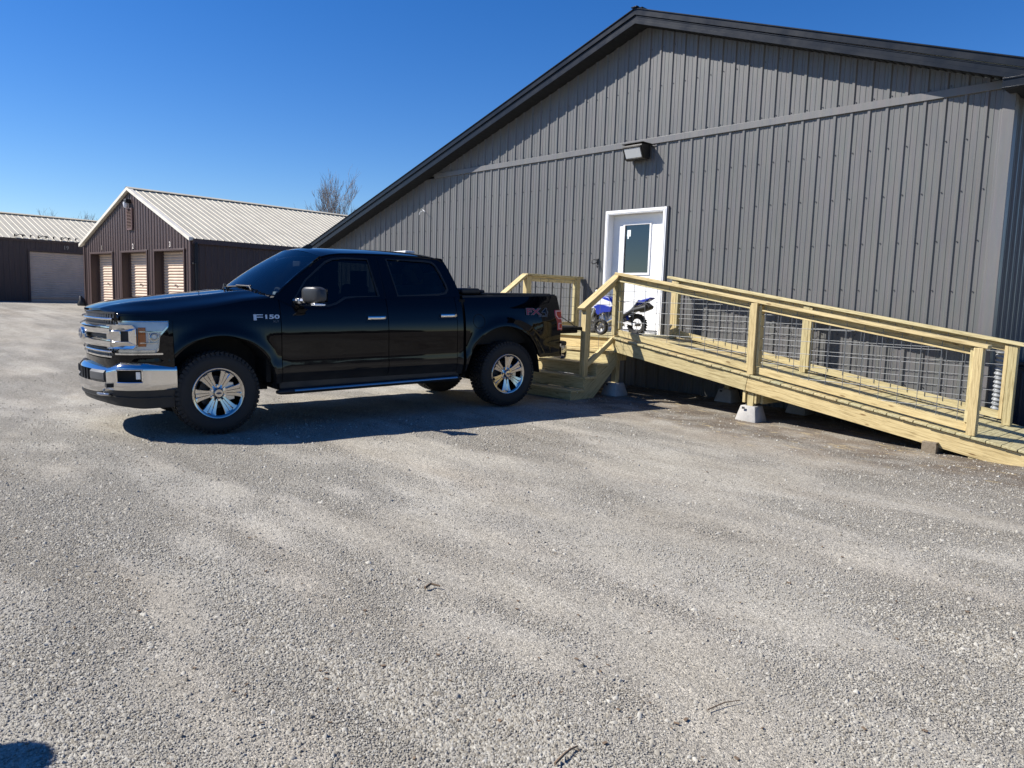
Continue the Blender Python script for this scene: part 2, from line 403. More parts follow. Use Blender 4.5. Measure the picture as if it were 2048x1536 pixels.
pr2 = ramp(g, pa2.outputs['Fac'], [(.22, (1.08, 1.07, 1.045)), (.42, (1.01, 1.005, 1.0)), (.68, (.94, .94, .942))]); c = mixc(g, 1, c, pr2.outputs[0], 'MULTIPLY')
L(g, c, bsdf(g).inputs["Base Color"])
pa = N(g, 'ShaderNodeAttribute'); pa.attribute_name = 'patch'
pm = smooth_rng(pa.outputs['Fac'], .34, .62, .12, 1)
hv0 = mth('ADD', mth('MULTIPLY', vor.outputs["Distance"], -1.0), mth('MULTIPLY', vor2.outputs["Distance"], mth('MULTIPLY', ca.outputs["Fac"], -1.6)))
hv = mth('MULTIPLY', hv0, pm); nb = bump(g, hv, .9, .013); nb = bump(g, noise(g, 22, 6, .7, P0).outputs[0], .55, .03, nb); nb = bump(g, mth('MULTIPLY', vor3.outputs["Distance"], -1), .5, .006, nb)
L(g, nb, bsdf(g).inputs["Normal"])
me.materials.append(g)
ground = bpy.data.objects.new('ground', me); COL.objects.link(ground); ground['kind'] = 'structure'

# loose stones lying on it: real little rocks, thinner with distance
def stones(n, seed, rmin, rmax, smin, smax, use_coarse):
    rg = np.random.default_rng(seed)
    ang = rg.uniform(-.92, .92, n * 6); u = rg.uniform(0, 1, n * 6); rad = rmin * (rmax / rmin) ** (u ** .8)
    fa = math.atan2(F.y, F.x) + ang
    x = CAM.x + np.cos(fa) * rad; y = CAM.y + np.sin(fa) * rad
    c = coarse(x, y); p = (.02 + .98 * np.clip(c, 0, 1) ** 1.2) if use_coarse else np.clip(.06 + 1.5 * (patch(x, y) - .32), .03, 1)
    k = (rg.uniform(0, 1, len(x)) < p) & (y < -.1) & (x > -30)
    x, y, c = x[k][:n], y[k][:n], c[k][:n]; m_ = len(x)
    s_ = smin * (smax / smin) ** (rg.uniform(0, 1, m_) ** 2.2)
    if use_coarse: s_ = s_ * (.6 + .55 * np.clip(c, 0, 1))
    z = gz(x, y) + relief(x, y)
    O = np.array([[1, 0, 0], [0, 1, 0], [-1, 0, 0], [0, -1, 0], [0, 0, 1.0], [.5, .5, .55]])
    th = rg.uniform(0, 2 * np.pi, m_); cs, sn = np.cos(th), np.sin(th)
    P_ = O[None] * rg.uniform(.45, 1.3, (m_, 6, 3)); P_[:, :, 0] *= rg.uniform(.9, 1.6, (m_, 1)); P_[:, :, 2] *= rg.uniform(.4, .85, (m_, 1)); P_ = P_ * s_[:, None, None]
    P_[:, :4, 2] -= s_[:, None] * .35
    P_[:, 4, 0] += rg.uniform(-.4, .4, m_) * s_; P_[:, 4, 1] += rg.uniform(-.4, .4, m_) * s_
    X = P_[:, :, 0] * cs[:, None] - P_[:, :, 1] * sn[:, None] + x[:, None]; Y = P_[:, :, 0] * sn[:, None] + P_[:, :, 1] * cs[:, None] + y[:, None]
    Z = P_[:, :, 2] + z[:, None]
    Vv = np.stack([X, Y, Z], -1).reshape(-1, 3)
    T = np.array([[0, 5, 4], [0, 1, 5], [1, 4, 5], [1, 2, 4], [2, 3, 4], [3, 0, 4]])
    Fc = (T[None] + (np.arange(m_) * 6)[:, None, None]).reshape(-1, 3)
    return Vv, Fc, np.repeat(rg.uniform(0, 1, m_), 6)
def stone_obj(name, parts, material):
    Vs, Fs, Rs = [], [], []; o = 0
    for v, f, r in parts: Vs.append(v); Fs.append(f + o); Rs.append(r); o += len(v)
    V = np.concatenate(Vs); Fc = np.concatenate(Fs); r = np.concatenate(Rs)
    me = bpy.data.meshes.new(name); me.vertices.add(len(V)); me.vertices.foreach_set('co', V.astype(np.float32).ravel())
    me.loops.add(Fc.size); me.loops.foreach_set('vertex_index', Fc.ravel().astype(np.int32))
    me.polygons.add(len(Fc)); me.polygons.foreach_set('loop_start', np.arange(0, Fc.size, 3, dtype=np.int32)); me.polygons.foreach_set('loop_total', np.full(len(Fc), 3, dtype=np.int32))
    me.update()
    a = me.attributes.new('rnd', 'FLOAT', 'POINT'); a.data.foreach_set('value', r.astype(np.float32))
    me.materials.append(material); ob = bpy.data.objects.new(name, me); COL.objects.link(ob); return ob
st = mat('crushed_stone', (.3, .3, .3), .9, 0, 0, .25)
ra = N(st, "ShaderNodeAttribute"); ra.attribute_name = 'rnd'
sr = ramp(st, ra.outputs["Fac"], [(0, (.17, .152, .122)), (.25, (.28, .258, .216)), (.6, (.34, .32, .275)), (.9, (.385, .368, .325)), (1, (.46, .44, .385))])
L(st, sr.outputs[0], bsdf(st).inputs["Base Color"])
tag(stone_obj('gravel', [stones(170000, 1, 1.9, 8, .0020, .0065, False), stones(90000, 2, 1.9, 12, .0034, .0108, True), stones(24000, 4, 2.1, 18, .005, .016, False), stones(700, 6, 2.3, 14, .012, .022, False)], st),
    'loose grey crushed stone scattered over the yard in the foreground', 'gravel', kind='stuff')

# ------------------------------------------------------------------ metal siding
AG = [(-.032, 0), (-.016, .019), (.016, .019), (.032, 0), (.066, 0), (.071, .0045), (.083, .0045), (.088, 0), (.1406, 0), (.1456, .0045), (.1576, .0045), (.1626, 0)]
def siding(mb, p0, d, nrm, x0, x1, zb, zt, holes=(), pitch=.2286, phase=0.0, prof=AG, scale=1.0):
    """vertical ribbed sheet: along d from p0, between x0 and x1; zb/zt are functions of x"""
    p0, d, nrm = Vector(p0), Vector(d).normalized(), Vector(nrm).normalized()
    bp = []; k = math.floor((x0 - phase) / pitch) - 1
    while k * pitch + phase < x1 + pitch:
        for a, h in prof:
            x = k * pitch + phase + a * pitch / .2286
            if x0 < x < x1: bp.append((x, h * scale))
        k += 1
    bp.sort()
    def hat(x):
        q = ((x - phase) / pitch - math.floor((x - phase) / pitch)) * .2286
        pr = [(a if a >= 0 else a + .2286, h) for a, h in prof]; pr.sort(); pr = [(pr[-1][0] - .2286, pr[-1][1])] + pr + [(pr[0][0] + .2286, pr[0][1])]
        return interp(q, pr) * scale
    cuts = {x0, x1}
    for h in holes: cuts |= {h[0], h[1]}
    for c in cuts:
        if x0 <= c <= x1: bp.append((c, hat(c)))
    bp = sorted(set(bp)); bp = [b for i, b in enumerate(bp) if i == 0 or b[0] - bp[i - 1][0] > 1e-5]
    for (xa, ha), (xb, hb) in zip(bp, bp[1:]):
        mid = (xa + xb) / 2
        spans = [(zb(xa), zt(xa), zb(xb), zt(xb))]
        for h in holes:
            if h[0] < mid < h[1]:
                s = spans.pop(); spans += [(s[0], h[2], s[2], h[2]), (h[3], s[1], h[3], s[3])]
        for s in spans:
            if s[1] - s[0] < .002 and s[3] - s[2] < .002: continue
            b = len(mb.v); pa = p0 + d * xa + nrm * ha; pb = p0 + d * xb + nrm * hb
            for p, z in ((pa, s[0]), (pb, s[2]), (pb, s[3]), (pa, s[1])): mb.v.append((p.x, p.y, p.z + z))
            mb.f.append((b, b + 1, b + 2, b + 3))
    return mb

# ---- the grey metal building; its front wall stands on the plane y = 0
bld = root('metal_building', 'long charcoal grey ribbed metal building with dark gable roof and white entry door', 'building', (-.5, 8, 0))
def B(mb, name, mt, parent=bld, **k):
    return put(mb.build(name, mt, None, **k), parent)
OV = .33; APX = -.57; ZAP = 6.14; FH = .215; XL = -12.2; XR = 4.82; XE = 5.28
def rooftop(x):
    if x > APX: return ZAP - .343 * (x - APX)
    return ZAP - .3146 * (APX - x)
under = lambda x: rooftop(x) - FH + .015
dx0, dx1, dz0, dz1 = -1.26, .03, .90, 3.00
TZ = 4.045
cut = lambda x: .0
mb = MB(); siding(mb, (0, 0, 0), (1, 0, 0), (0, -1, 0), XL, XR - .10, lambda x: -.25, lambda x: min(TZ, under(x)), holes=[(dx0, dx1, dz0, dz1)], phase=-.045)
siding(mb, (0, -.004, 0), (1, 0, 0), (0, -1, 0), -6.45, XR - .1, lambda x: min(TZ + .05, under(x)), under, phase=-.045)
wallmb = mb
mb = MB(); siding(mb, (XR - .02, 0, 0), (0, 1, 0), (1, 0, 0), .09, 16, lambda x: -.25, lambda x: 4.02, phase=.1, scale=1.3)
B(mb, 'side_wall', M['siding'], ang=20, fix=False)
mb = MB(); mb.box(((-6.30 + XR - .1) / 2, -.016, TZ + .045), (XR - .1 + 6.30, .035, .10)); B(mb, 'transition_trim', M['trim'], bev=.004)
mb = MB(); mb.box((XR - .055, -.012, 1.88), (.13, .030, 4.26)); mb.box((XR - .002, .045, 1.88), (.022, .12, 4.26)); mb.box((XR - .135, -.006, 1.88), (.03, .016, 4.26)); B(mb, 'corner_trim', M['trim'], bev=.004)
# screws
mb = MB()
def screw(x, z, y=-.004):
    mb.box((x, y - .004, z), (.011, .009, .011))
k = math.ceil((XL - 0) / .2286)
while k * .2286 < XR - .12:
    x = k * .2286
    for z in [3.512 - .61 * j for j in range(6)]:
        if z < min(TZ, under(x)) - .05 and not (dx0 - .12 < x < dx1 + .12 and z < dz1 + .1): screw(x + random.uniform(-.004, .004), z + random.uniform(-.006, .006))
    for z in (4.17, 4.955, 5.56):
        if z < under(x) - .12: screw(x + random.uniform(-.004, .004), z + random.uniform(-.006, .006))
    k += 1
nwall = len(wallmb.f); wallmb.add(mb); wallmb.attr = False
wo = B(wallmb, 'gable_wall', M['siding'], ang=20, fix=False); wo.data.materials.append(M['screw'])
for p in list(wo.data.polygons)[nwall:]: p.material_index = 1
# roof: sheets, soffit, two-stepped rake fascia
def roofline(off): return [(XL - .55, rooftop(XL - .55) + off), (APX, ZAP + off), (XE, rooftop(XE) + off)]
def strip(mb, ya, yb, top, bot):
    t = roofline(top); b_ = roofline(bot)
    b = len(mb.v)
    for (x, z), (x2, z2) in zip(t, b_):
        for y, zz in ((ya, z), (yb, z), (yb, z2), (ya, z2)): mb.v.append((x, y, zz))
    for i in range(len(t) - 1):
        for j in range(4):
            mb.f.append((b + i * 4 + j, b + i * 4 + (j + 1) % 4, b + (i + 1) * 4 + (j + 1) % 4, b + (i + 1) * 4 + j))
    mb.f.append((b, b + 1, b + 2, b + 3)); e = b + (len(t) - 1) * 4; mb.f.append((e + 3, e + 2, e + 1, e))
    return mb
mb = strip(MB(), -OV + .012, 16.3, 0, -.035); B(mb, 'roof', M['fascia'], ang=5)
mb = strip(MB(), -OV - .028, -OV + .01, .012, -.088); strip(mb, -OV - .045, -OV - .02, .018, .002); B(mb, 'rake_trim', M['fascia'], ang=5, bev=.003)
mb = strip(MB(), -OV - .004, -OV + .02, -.092, -FH); strip(mb, -OV - .016, -OV - .004, -.170, -FH - .006); strip(mb, -OV - .011, -OV - .004, -.100, -.112)
B(mb, 'fascia', M['fascia'], ang=5, bev=.002)
mb = MB()
t = roofline(-FH + .012)
for (xa, za), (xb, zb_) in zip(t, t[1:]):
    n = max(2, int((xb - xa) / .1016))
    for i in range(n):
        u0, u1 = i / n, (i + 1) / n; x_0, x_1 = lerp(xa, xb, u0), lerp(xa, xb, u1 - .0); z_0, z_1 = lerp(za, zb_, u0), lerp(za, zb_, u1)
        b = len(mb.v); q = .12 * (x_1 - x_0)
        for x, z in ((x_0, z_0), (x_0 + q, z_0 + .008), (x_1 - q, z_1 + .008), (x_1, z_1)): mb.v += [(x, -OV + .018, z), (x, .02, z)]
        for j in range(3): mb.f.append((b + 2 * j, b + 2 * j + 1, b + 2 * j + 3, b + 2 * j + 2))
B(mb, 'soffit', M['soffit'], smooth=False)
# boxed eave return at the right-hand corner
mb = MB(); zt_ = rooftop(4.78) - FH + .04
mb.box(((4.76 + XE) / 2, -OV + .01, 4.02), (XE - 4.76, .05, .13)); mb.box(((4.76 + XE) / 2, -OV - .022, 4.065), (XE - 4.76, .012, .018)); mb.box(((4.76 + XE) / 2, -OV - .022, 3.965), (XE - 4.76, .012, .014))
mb.box((XE - .01, 8, 4.05), (.03, 16.6, .17))
B(mb, 'eave_return', M['fascia'], bev=.003)
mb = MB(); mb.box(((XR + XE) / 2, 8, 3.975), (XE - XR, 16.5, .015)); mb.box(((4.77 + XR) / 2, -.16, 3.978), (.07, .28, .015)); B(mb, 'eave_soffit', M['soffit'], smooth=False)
mb = MB(); mb.tube([(XR + .02, .5, 3.94), (XR + .3, .5, 3.94)], .012); B(mb, 'vent_strip', M['chrome'])
# unseen back and left closures so the building is solid
mb = MB(); mb.box(((XL + XR) / 2, 16, 1.2), (XR - XL - .05, .05, 2.9)); mb.box((XL + .02, 8, 1.2), (.04, 15.9, 2.6)); B(mb, 'rear_wall', M['siding'], smooth=False)
# ridge cap corner where the rake trims meet
mb = MB(); mb.box((APX, 7.98, ZAP + .012), (.22, 16.6, .02)); mb.box((APX - .0, -OV - .03, ZAP + .022), (.12, .07, .018)); B(mb, 'ridge_cap', M['fascia'], bev=.004)
# ---- entry door
mb = MB(); W_ = .095
def casing(mb, x0, x1, z0, z1, wd, y, t):
    mb.box((x0 + wd / 2, y, (z0 + z1) / 2), (wd, t, z1 - z0)); mb.box((x1 - wd / 2, y, (z0 + z1) / 2), (wd, t, z1 - z0)); mb.box(((x0 + x1) / 2, y, z1 - wd / 2), (x1 - x0 - 2 * wd - .001, t, wd))
casing(mb, dx0, dx1, dz0, dz1, .065, -.024, .05); casing(mb, dx0 + .022, dx1 - .022, dz0, dz1 - .022, .028, -.052, .008)
# jamb reveals
jx0, jx1, jz1 = dx0 + .062, dx1 - .062, dz1 - .062
mb.box((jx0 - .008, .055, (dz0 + jz1) / 2), (.018, .15, jz1 - dz0)); mb.box((jx1 + .008, .055, (dz0 + jz1) / 2), (.018, .15, jz1 - dz0)); mb.box(((jx0 + jx1) / 2, .055, jz1 + .008), (jx1 - jx0 + .03, .15, .018))
fr = B(mb, 'door_frame', M['white'], bev=.004)
mb = MB(); mb.box(((dx0 + dx1) / 2, -.012, dz1 + .008), (dx1 - dx0 + .05, .045, .012)); mb.box((dx1 + .012, -.012, (dz0 + dz1) / 2), (.02, .036, dz1 - dz0)); mb.box((dx0 - .012, -.012, (dz0 + dz1) / 2), (.02, .036, dz1 - dz0)); B(mb, 'door_flashing', M['trim'])
mb = MB(); sx0, sx1, sz0, sz1 = jx0 + .004, jx1 - .004, dz0 + .03, jz1 - .004; SY = .105
gx0, gx1, gz0, gz1 = sx0 + .26, sx0 + .80, 1.93, sz1 - .175
for bx in ((sx0, gx0, sz0, sz1), (gx1, sx1, sz0, sz1), (gx0, gx1, sz0, gz0), (gx0, gx1, gz1, sz1)):
    mb.box(((bx[0] + bx[1]) / 2, SY + .02, (bx[2] + bx[3]) / 2), (bx[1] - bx[0], .04, bx[3] - bx[2]))
door = B(mb, 'door', M['white'], smooth=False)
def sub(mb, name, mt, par, **k):
    return put(mb.build(name, mt, None, **k), par)
mb = MB(); casing(mb, gx0 - .03, gx1 + .03, gz0 - .03, gz1 + .03, .035, SY - .008, .016); mb.box(((gx0 + gx1) / 2, SY - .008, gz0 - .012), (gx1 - gx0 - .01, .016, .036)); sub(mb, 'lite_frame', M['white'], door, bev=.004)
mb = MB(); mb.box(((gx0 + gx1) / 2, SY + .012, (gz0 + gz1) / 2), (gx1 - gx0, .006, gz1 - gz0)); sub(mb, 'door_glass', M['doorglass'], door, smooth=False)
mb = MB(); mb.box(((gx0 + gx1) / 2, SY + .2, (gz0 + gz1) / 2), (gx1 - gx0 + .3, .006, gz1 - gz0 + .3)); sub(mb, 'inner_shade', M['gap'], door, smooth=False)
mb = MB(); mb.box((gx0 + .085, SY + .006, gz1 - .14), (.075, .002, .11)); mb.box((gx0 + .07, SY + .006, gz1 - .215), (.03, .002, .04)); sub(mb, 'paper_sticker', M['sticker'], door, smooth=False)
mb = MB(); mb.box((jx1 - .5, SY - .004, dz0 + .055), (.95, .012, .02)); sub(mb, 'door_sweep', M['dkgrey'], door)
mb = MB(); mb.tube([(sx1 - .07, SY, 1.86), (sx1 - .07, SY - .05, 1.86)], .024, 12); mb.tube([(sx1 - .07, SY - .05, 1.86), (sx1 - .17, SY - .055, 1.86)], .011, 8); sub(mb, 'door_handle', M['satin'], door); mb = MB(); mb.tube([(sx1 - .07, SY, 2.0), (sx1 - .07, SY - .02, 2.0)], .024, 12); sub(mb, 'deadbolt', M['satin'], door)
mb = MB(); mb.box(((dx0 + dx1) / 2, .03, dz0 + .012), (dx1 - dx0 - .14, .15, .024)); B(mb, 'threshold', M['satin'], bev=.003)

# ---- small things fixed to the grey wall
fl = root('flood_light', 'dark bronze wall flood light with clear lens under the trim above the door', 'wall light', (-.57, -.02, 3.93))
def LB(mb, name, mt, par, **k):
    return put(mb.build(name, mt, None, **k), par)
FX0, FX1 = -.77, -.37
mb = MB(); prof = [(-.04, 4.045), (-.265, 4.02), (-.27, 3.995), (-.175, 3.80), (-.145, 3.785), (-.04, 3.80)]
mb.prism(prof, lambda u, v, k: Vector(((FX0, FX1)[k], u, v)), None); mb.box((-.57, -.03, 3.92), (.26, .05, .22)); mb.box((-.57, -.15, 4.045), (.44, .25, .014))
LB(mb, 'housing', M['bronze'], fl, bev=.008)
mb = MB(); nv = Vector((0, -.195, -.095)).cross(Vector((1, 0, 0))).normalized()
c0 = Vector((-.57, -.2255, 3.897)); d_ = Vector((0, .095, -.195)).normalized(); out = Vector((0, -.9, -.43)).normalized()
mtx = Matrix((Vector((1, 0, 0)), d_, out)).transposed()
mb.box(c0 + out * .012, (.33, .165, .02), mtx); LB(mb, 'lens', M['lampglass'], fl, bev=.006)
mb = MB()
for a_, b_, s_ in ((-.18, 0, (.018, .19, .03)), (.18, 0, (.018, .19, .03)), (0, -.095, (.37, .018, .03)), (0, .095, (.37, .018, .03))): mb.box(c0 + out * .012 + mtx @ Vector((a_, b_, 0)), s_, mtx)
LB(mb, 'lens_frame', M['bronze'], fl, bev=.003)
mb = MB(); mb.tube([(-.35, -.03, 4.0), (-.31, -.03, 4.01), (-.27, -.02, 4.0)], .012, 6); LB(mb, 'photocell', M['dkgrey'], fl)

hk = root('wall_hook', 'small black double coat hook on the grey wall left of the door', 'hook', (-1.42, -.03, 2.12))
mb = MB(); mb.box((-1.42, -.03, 2.14), (.035, .02, .09)); LB(mb, 'back_plate', M['black'], hk, bev=.003)
mb = MB(); mb.tube([(-1.42, -.04, 2.12), (-1.45, -.09, 2.09), (-1.47, -.12, 2.10), (-1.475, -.12, 2.13)], .008, 6); mb.tube([(-1.41, -.04, 2.1), (-1.38, -.09, 2.04), (-1.35, -.11, 2.02), (-1.335, -.11, 2.05)], .008, 6); mb.tube([(-1.42, -.04, 2.16), (-1.46, -.1, 2.165), (-1.49, -.11, 2.15)], .007, 6)
LB(mb, 'hook_arms', M['black'], hk)
wr_ = root('loose_wire', 'short loose white wire end sticking out of the grey wall above the truck', 'wire', (-6.7, -.02, 3.35))
mb = MB(); mb.tube([(-6.72, -.01, 3.36), (-6.66, -.06, 3.38), (-6.58, -.10, 3.34), (-6.52, -.12, 3.345), (-6.50, -.12, 3.31)], .007, 6); mb.tube([(-6.72, -.03, 3.35), (-6.75, -.07, 3.33), (-6.77, -.08, 3.27)], .007, 6); LB(mb, 'wire_ends', M['wht'], wr_)

dp = root('drain_pipe', 'pale corrugated flexible drain pipe standing at the building corner behind the ramp', 'drain pipe', (4.93, .06, 0))
mb = MB(); rr, pp = [], []
for i in range(150):
    z = -.1 + i * 1.08 / 150; pp.append((4.925 + .012 * math.sin(z * 3), .03, z))
rings = []
for i, p in enumerate(pp):
    ring = []
    for k in range(20):
        a_ = 2 * math.pi * k / 20; ph = (p[2] / .052 + k / 20.0) % 1.0; r_ = .050 + .009 * math.sin(2 * math.pi * ph)
        ring.append((p[0] + r_ * math.cos(a_), p[1] + r_ * math.sin(a_), p[2]))
    rings.append(ring)
mb.quadgrid(rings, close_v=True); LB(mb, 'corrugated_hose', M['pipe'], dp, ang=60)
mb = MB(); mb.box((4.925, .06, 1.02), (.10, .08, .12)); LB(mb, 'outlet_adapter', M['dkgrey'], dp, bev=.01)
bn = root('storage_bin', 'dark navy storage bin standing beside the side wall at the right edge', 'bin', (5.5, 1.2, 0))
mb = MB(); mb.box((5.45, 1.2, .36), (1.0, 1.25, .86)); LB(mb, 'bin_body', M['bin'], bn, bev=.02)
mb = MB(); mb.box((5.45, 1.2, .82), (1.06, 1.31, .05)); mb.box((5.45, .565, .77), (.9, .02, .03)); LB(mb, 'lid', M['bin'], bn, bev=.015)
mb = MB(); [mb.box((5.05 + i * .2, .57, .38), (.03, .03, .66)) for i in range(5)]; LB(mb, 'front_ribs', M['bin'], bn, bev=.006)

# ------------------------------------------------------------------ the storage buildings
def loc_in(par, mb, name, mt, **k): return put(mb.build(name, mt, None, **k), par)
BR = [(-.04, 0), (-.022, .022), (.022, .022), (.04, 0), (.0743, .0), (.0793, .003), (.0943, .003), (.0993, 0)]
sb = root('storage_building', 'brown ribbed storage building with three beige roll-up doors under its pale gable roof', 'storage building', (-23.5, -1.3, .4))
A0 = Vector((-18.9, -.76, 0)); dL = Vector((-.9942, -.1073, 0)); nF = Vector((.1073, -.9942, 0)); dB = -nF
WD = 9.35; EV = 3.12; AP = 5.08; HALF = WD / 2 + .1
zrt = lambda u: EV + (AP - EV) * (1 - abs(u - HALF) / HALF)
ops = [(.51, 2.76, -1, 2.76), (3.40, 5.58, -1, 2.76), (6.5, 8.64, -1, 2.75)]
gzs = float(gz(-24, -1.3))
mb = siding(MB(), A0, dL, nF, 0, WD, lambda u: -.2, lambda u: zrt(u) - .04, holes=ops, prof=BR, phase=.06)
loc_in(sb, mb, 'gable_wall', M['brown'], ang=20, fix=False)
mb = siding(MB(), A0, dB, -dL, 0, 26, lambda u: -.2, lambda u: EV - .02, prof=BR, phase=.06)
loc_in(sb, mb, 'side_wall', M['brown'], ang=20, fix=False)
def P_(u, v, z): return A0 + dL * u + nF * v + Vector((0, 0, z))
def obox(mb, u, v, z, su, sv, sz): return mb.box(P_(u, v, z), (su, sv, sz), Matrix((dL, nF, Vector((0, 0, 1)))).transposed())
mb = MB()
for o0, o1, _, ot in ops:
    obox(mb, (o0 + o1) / 2, .03, ot + .03, o1 - o0 + .16, .05, .07)
    obox(mb, o0 - .03, .028, 1.3, .07, .05, 3.0); obox(mb, o1 + .03, .028, 1.3, .07, .05, 3.0)
obox(mb, .03, .02, 1.4, .10, .08, 3.4); obox(mb, WD - .03, .02, 1.4, .10, .08, 3.4)
loc_in(sb, mb, 'opening_trim', M['browntrim'], bev=.005)
for i, (o0, o1, _, ot) in enumerate(ops):
    mb = MB(); obox(mb, o0 - .005, -.20, 1.3, .03, .4, 3.0); obox(mb, o1 + .005, -.20, 1.3, .03, .4, 3.0); obox(mb, (o0 + o1) / 2, -.2, ot + .0, o1 - o0, .4, .03)
    loc_in(sb, mb, 'door_recess', M['brown'], smooth=False)
    # curtain: curved slats
    mb = MB(); rows = []; z = gzs - .1
    while z < ot - .02:
        for q in range(6):
            a_ = q / 6; rows.append((z + a_ * .105, -.30 + .028 * math.sin(math.pi * min(1, a_ / .85)) if a_ < .85 else -.30))
        z += .105
    mb.quadgrid([[P_(o0 + .02, v, z), P_(o1 - .02, v, z)] for z, v in rows])
    dr = loc_in(sb, mb, 'roll_door', M['rolldoor'], ang=50, fix=False)
    for gu in (o0 + .04, o1 - .04): mb = MB(); obox(mb, gu, -.26, 1.3, .05, .05, 2.8); loc_in(dr, mb, 'door_guide', M['browntrim'])
    mb = MB(); obox(mb, (o0 + o1) / 2 + .1, -.25, gzs + 1.0, .12, .03, .05); loc_in(dr, mb, 'latch', M['satin'])
for s_, u, mt in (('1', 7.51, M['numdark']), ('2', 4.58, M['number']), ('3', 1.54, M['number'])):
    mtx = Matrix((-dL, Vector((0, 0, 1)), nF)).transposed().to_4x4(); mtx.translation = P_(u, .027, 2.97)
    o = text_mesh('door_number', s_, .26, .004, mt, None, mtx, .006); put(o, sb)
# roof sheets with ribs running down the slope
RL = [(-.022, 0), (-.010, .018), (.010, .018), (.022, 0)]
def ribroof(mb, p0, along, down, length, run, drop, pitch, prof=RL):
    """p0 at ridge; sheet falls 'drop' over horizontal 'run' in direction down"""
    xs = []; k = 0
    while k * pitch < length:
        for a_, h in prof:
            x = k * pitch + a_ * pitch / .2286
            if 0 <= x <= length: xs.append((x, h))
        k += 1
    xs = [(0, 0)] + xs + [(length, 0)] if xs[0][0] > 0 else xs + [(length, 0)]
    mb.quadgrid([[p0 + along * x + Vector((0, 0, h)), p0 + along * x + down * run + Vector((0, 0, h - drop))] for x, h in xs])
OVH = .12
mb = MB(); rg_ = P_(HALF, OVH, AP + .06); drop = (AP - EV) * (HALF + .1) / HALF
ribroof(mb, rg_, dB, -dL, 26.3, HALF + .1, drop, .25); ribroof(mb, rg_, dB, dL, 26.3, HALF + .1, drop, .25)
rf = loc_in(sb, mb, 'roof', M['roofw'], ang=20, fix=False)
mb = MB()
for sgn in (-1, 1):
    b = len(mb.v)
    for t_ in (0, 1):
        u = HALF - sgn * (HALF + .1) * t_; z = AP + .10 - (drop) * t_
        for v, zz in ((OVH + .015, z), (OVH + .015, z - .12), (OVH - .13, z - .10), (OVH - .13, z + .0)): mb.v.append(tuple(P_(u, v, zz)))
    mb.f += [(b, b + 1, b + 5, b + 4), (b + 1, b + 2, b + 6, b + 5), (b + 2, b + 3, b + 7, b + 6), (b + 3, b, b + 4, b + 7), (b, b + 3, b + 2, b + 1), (b + 4, b + 5, b + 6, b + 7)]
loc_in(sb, mb, 'rake_trim', M['cream'], ang=10)
mb = MB(); r0 = P_(HALF, OVH + .02, AP + .10); r1 = r0 + dB * 26.3
mb.quadgrid([[r + dL * a_ + Vector((0, 0, h)) for a_, h in ((-.17, -.06), (-.03, .012), (.03, .012), (.17, -.06))] for r in (r0, r1)]); loc_in(rf, mb, 'ridge_cap', M['roofw'], fix=False)
mb = MB(); obox(mb, .0 - .07, -13, EV - .07, .12, 26, .16); loc_in(sb, mb, 'eave_trim', M['browntrim'])
mb = MB(); mb.box(P_(-.12, -.10, 1.35), (.07, .09, 3.3)); mb.box(P_(-.12, -.05, 2.3), (.11, .14, .05)); loc_in(sb, mb, 'downspout', M['black'], bev=.006)
mb = MB()
for i in range(13): mb.box(P_(4.745, .06, 3.68 + i * .054), (.40, .07, .012), Matrix((dL, nF, Vector((0, 0, 1)))).transposed() @ Matrix.Rotation(-.6, 3, 'X'))
obox(mb, 4.53, .05, 4.0, .04, .06, .80); obox(mb, 4.96, .05, 4.0, .04, .06, .80); obox(mb, 4.745, .05, 3.62, .46, .06, .05); obox(mb, 4.745, .05, 4.38, .46, .06, .03)
lv = loc_in(sb, mb, 'louvre_vent', M['louvre'])
mb = MB(); obox(mb, 4.745, .03, 4.0, .40, .02, .76); loc_in(lv, mb, 'vent_opening', M['gap'])
mb = MB(); 
def guards(p0, along, out_, n, step, par):
    for i in range(n):
        mb = MB(); p = p0 + along * (i * step); mb.box(p + Vector((0, 0, .06)), (.05, .05, .12)); mb.box(p + Vector((0, 0, .11)) + along * .06, (.17, .03, .03))
        if i % 3 == 0: mb.tube([p, p + along * .2 + Vector((0, 0, .12)), p + along * .45 + Vector((0, 0, .05))], .02, 5)
        loc_in(par, mb, 'snow_guard', M['black'], smooth=False)
guards(P_(.0, -7.5, EV + .06), dB, None, 9, .55, rf)
sl_ = root('security_light', 'small dark wall lantern with pale globe near the peak of the brown gable', 'wall light', tuple(P_(4.83, .05, 4.5)))
mb = MB(); obox(mb, 4.80, .10, 4.66, .20, .2, .14); loc_in(sl_, mb, 'housing', M['black'], bev=.02)
mb = MB(); mb.lathe([(.001, -.2), (.05, -.19), (.085, -.12), (.09, -.02), (.085, .02)], Matrix.Translation(P_(4.86, .14, 4.60)), 14); loc_in(sl_, mb, 'globe', M['wht'])

